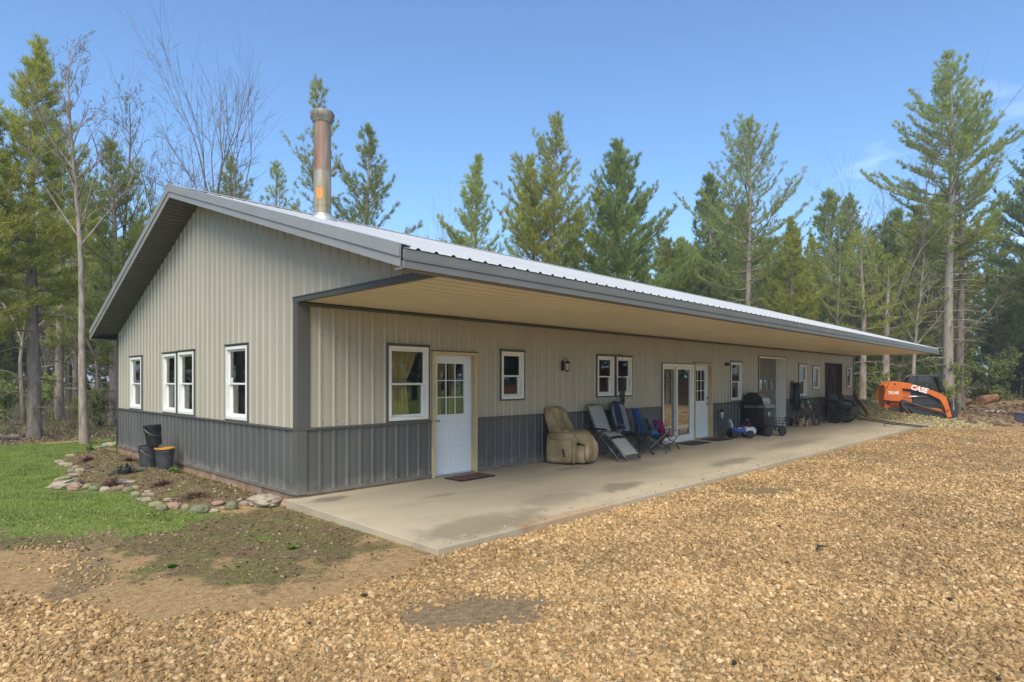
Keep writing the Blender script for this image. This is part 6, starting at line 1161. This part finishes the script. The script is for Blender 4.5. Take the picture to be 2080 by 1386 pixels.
# the wood all round: a few kinds, copied
FB = []
for i, (sd, nm) in enumerate(((41, N1), (42, ND), (43, NY), (44, N1), (45, ND))):
    FB.append(make_pine('pine_tree', 'pine', 'pines', (0,0,0), dict(seed=sd, H=11.0, base=(.18,.1,.3,.42,.06)[i], rad=(2.4,2.6,2.1,2.2,2.5)[i], tr=.16, nb=5, dens=.72, gap=.58, nl=.24, nw=.038), (M['bark'], nm), 7))
FT = [make_bare('bare_tree', 'bare', 'bare', (0,0,0), dict(seed=sd, H=9.0, tr=.09, fork=.38, spread=.4, depth=4, upright=.8, nfork=3), M['barkd'] if sd % 2 else M['bark2']) for sd in (51, 52, 53)]
FS = [make_bare('shrub', 'shrub', 'shrubs', (0,0,0), dict(seed=sd, H=2.6, tr=.022, fork=.22, spread=.5, depth=3, upright=.5, nfork=5, leafy=True), M['twig'], leafmat=M['spring']) for sd in (61, 62, 63)]
FD = [make_bare('bare_shrub', 'shrub', 'shrubs', (0,0,0), dict(seed=sd, H=1.7, tr=.016, fork=.2, spread=.6, depth=3, upright=.3, nfork=6, minr=.004), M['twig']) for sd in (71, 72)]
for t in FS + FD: t['category'] = 'shrub'
used = set(); rw = random.Random(99)
def wood(pool, lo, hi, dlo, dhi, n, label, group, s0, s1, bias=1.0):
    c = 0
    for _ in range(n*6):
        if c >= n: break
        px = rw.uniform(lo, hi); d = dlo+(dhi-dlo)*rw.random()**bias; p = ground_pt(px, d)
        if (-1.5 < p.x < 28.5 and -4 < p.y < 11.5) or (-3 < p.x < 3.5 and p.y < 14) or (28 < p.x < 33 and -5 < p.y < 1.5): continue
        if px > 1965 and d < 50 and pool is not FS: continue
        src = pool[rw.randrange(len(pool))]
        o = src if src.name not in used else copy_tree(src); used.add(src.name)
        o.location = p; o.rotation_euler.z = rw.uniform(0, 2*PI); k = rw.uniform(s0, s1); o.scale = (k*rw.uniform(.85,1.1), k*rw.uniform(.85,1.1), k); o['label'] = label; o['group'] = group; c += 1
wood(FB, -140, 300, 30, 62, 34, 'pine among the crowded trunks of the wood left of the house', 'pines in the left wood', .75, 1.2)
wood(FT, -140, 300, 22, 60, 26, 'thin leafless tree in the wood left of the house', 'bare trees in the left wood', .7, 1.25)
wood(FD, -120, 262, 19.5, 32, 34, 'low leafless brush under the trees left of the house', 'bare brush in the left wood', .5, 1.2)
wood(FS, -120, 262, 19.5, 40, 26, 'leafing shrub under the trees left of the house', 'leafing shrubs in the left wood', .5, .9)
wood(FB, 480, 1350, 40, 70, 34, 'background pine low behind the ridge of the house', 'pines behind the house', .62, .9)
wood(FB, 1345, 1500, 35, 46, 9, 'background pine low behind the ridge of the house', 'pines behind the house', .78, 1.0)
wood(FB, 1340, 2200, 42, 80, 70, 'background pine in the wood beyond the far end of the house', 'pines in the far wood', 1.0, 1.55)
wood(FT, 500, 1450, 36, 60, 14, 'thin leafless tree behind the ridge of the house', 'bare trees behind the house', .7, 1.05)
wood(FT, 1380, 2200, 35, 60, 40, 'thin leafless tree in the wood beyond the far end of the house', 'bare trees in the far wood', .7, 1.2)
wood(FS, 1960, 2200, 43, 50, 22, 'leafing shrub at the edge of the far wood behind the loader', 'leafing shrubs in the far wood', 1.0, 1.9)
wood(FS, 1740, 1935, 33.5, 40, 26, 'leafing shrub at the edge of the far wood behind the loader', 'leafing shrubs in the far wood', .8, 1.3)
wood(FS, 1620, 1960, 38, 56, 40, 'leafing shrub at the edge of the far wood behind the loader', 'leafing shrubs in the far wood', .9, 1.9)
wood(FD, 1640, 2200, 36, 54, 40, 'low leafless brush at the edge of the far wood', 'bare brush in the far wood', .7, 1.5)
# trees across the yard and beyond the lawn that the window glass mirrors
def ring(cx, cy, a0, a1, r0, r1, n, label, group, s0, s1):
    for i in range(n):
        a = math.radians(a0+(a1-a0)*(i+rw.uniform(-.3,.3))/n); r = rw.uniform(r0, r1); x, y = cx+r*math.cos(a), cy+r*math.sin(a); o = copy_tree(FB[(1,4,0,4,1)[i % 5]])
        o.location = (x, y, gzf(x, y)-.05); o.rotation_euler.z = rw.uniform(0, 6); k = rw.uniform(s0, s1); o.scale = (k*1.1, k*1.1, k); o['label'] = label; o['group'] = group
ring(4, -2, -68, -14, 30, 46, 34, 'pine across the yard mirrored in the porch window glass', 'pines across the yard', 1.2, 1.7)
ring(-2, 4, 98, 158, 22, 38, 26, 'pine beyond the lawn mirrored in the gable window glass', 'pines beyond the lawn', .9, 1.3)
# dark cap on the trunk by the loader
cp_ = at(1953, 36.0, top_z(783, 36.0)); t = thing('work_cap', 'small black and yellow cap hung on the pale trunk behind the loader', 'cap', cp_, TH-PI/2); o = MB(); o.pillow((0,0,.05), (.26,.22,.22), 2.3); o.pillow((.12,-.06,-.02), (.2,.18,.03), 2.5); o.build('crown', M['mdark'], t, smooth=True); o = MB(); o.box((-.06,-.125,.0), (.14,-.10,.035)); o.box((-.06,-.12,.07), (.12,-.10,.10)); M['yel'] = mat('yellow_stripe', (.6,.52,.02), .6, .1, 8); o.build('stripe', M['yel'], t)
# ------------------------------------------------------------------ thin haze in the air, added to lift the dark far wood
hm = bpy.data.materials.new('thin_haze'); hm.use_nodes = True; hn = hm.node_tree.nodes; hn.clear(); ho = hn.new('ShaderNodeOutputMaterial'); hv = hn.new('ShaderNodeVolumePrincipled')
hv.inputs['Color'].default_value = (.92, .95, 1.0, 1); hv.inputs['Density'].default_value = .0013; hv.inputs['Anisotropy'].default_value = .2; hm.node_tree.links.new(hv.outputs[0], ho.inputs['Volume'])
o = MB(); o.box((-1250, -1250, -1.7), (1250, 1250, 26)); hz_ = o.build('haze', hm); tag(hz_, 'thin pale haze added to lighten the dark far wood', 'haze', kind='stuff')
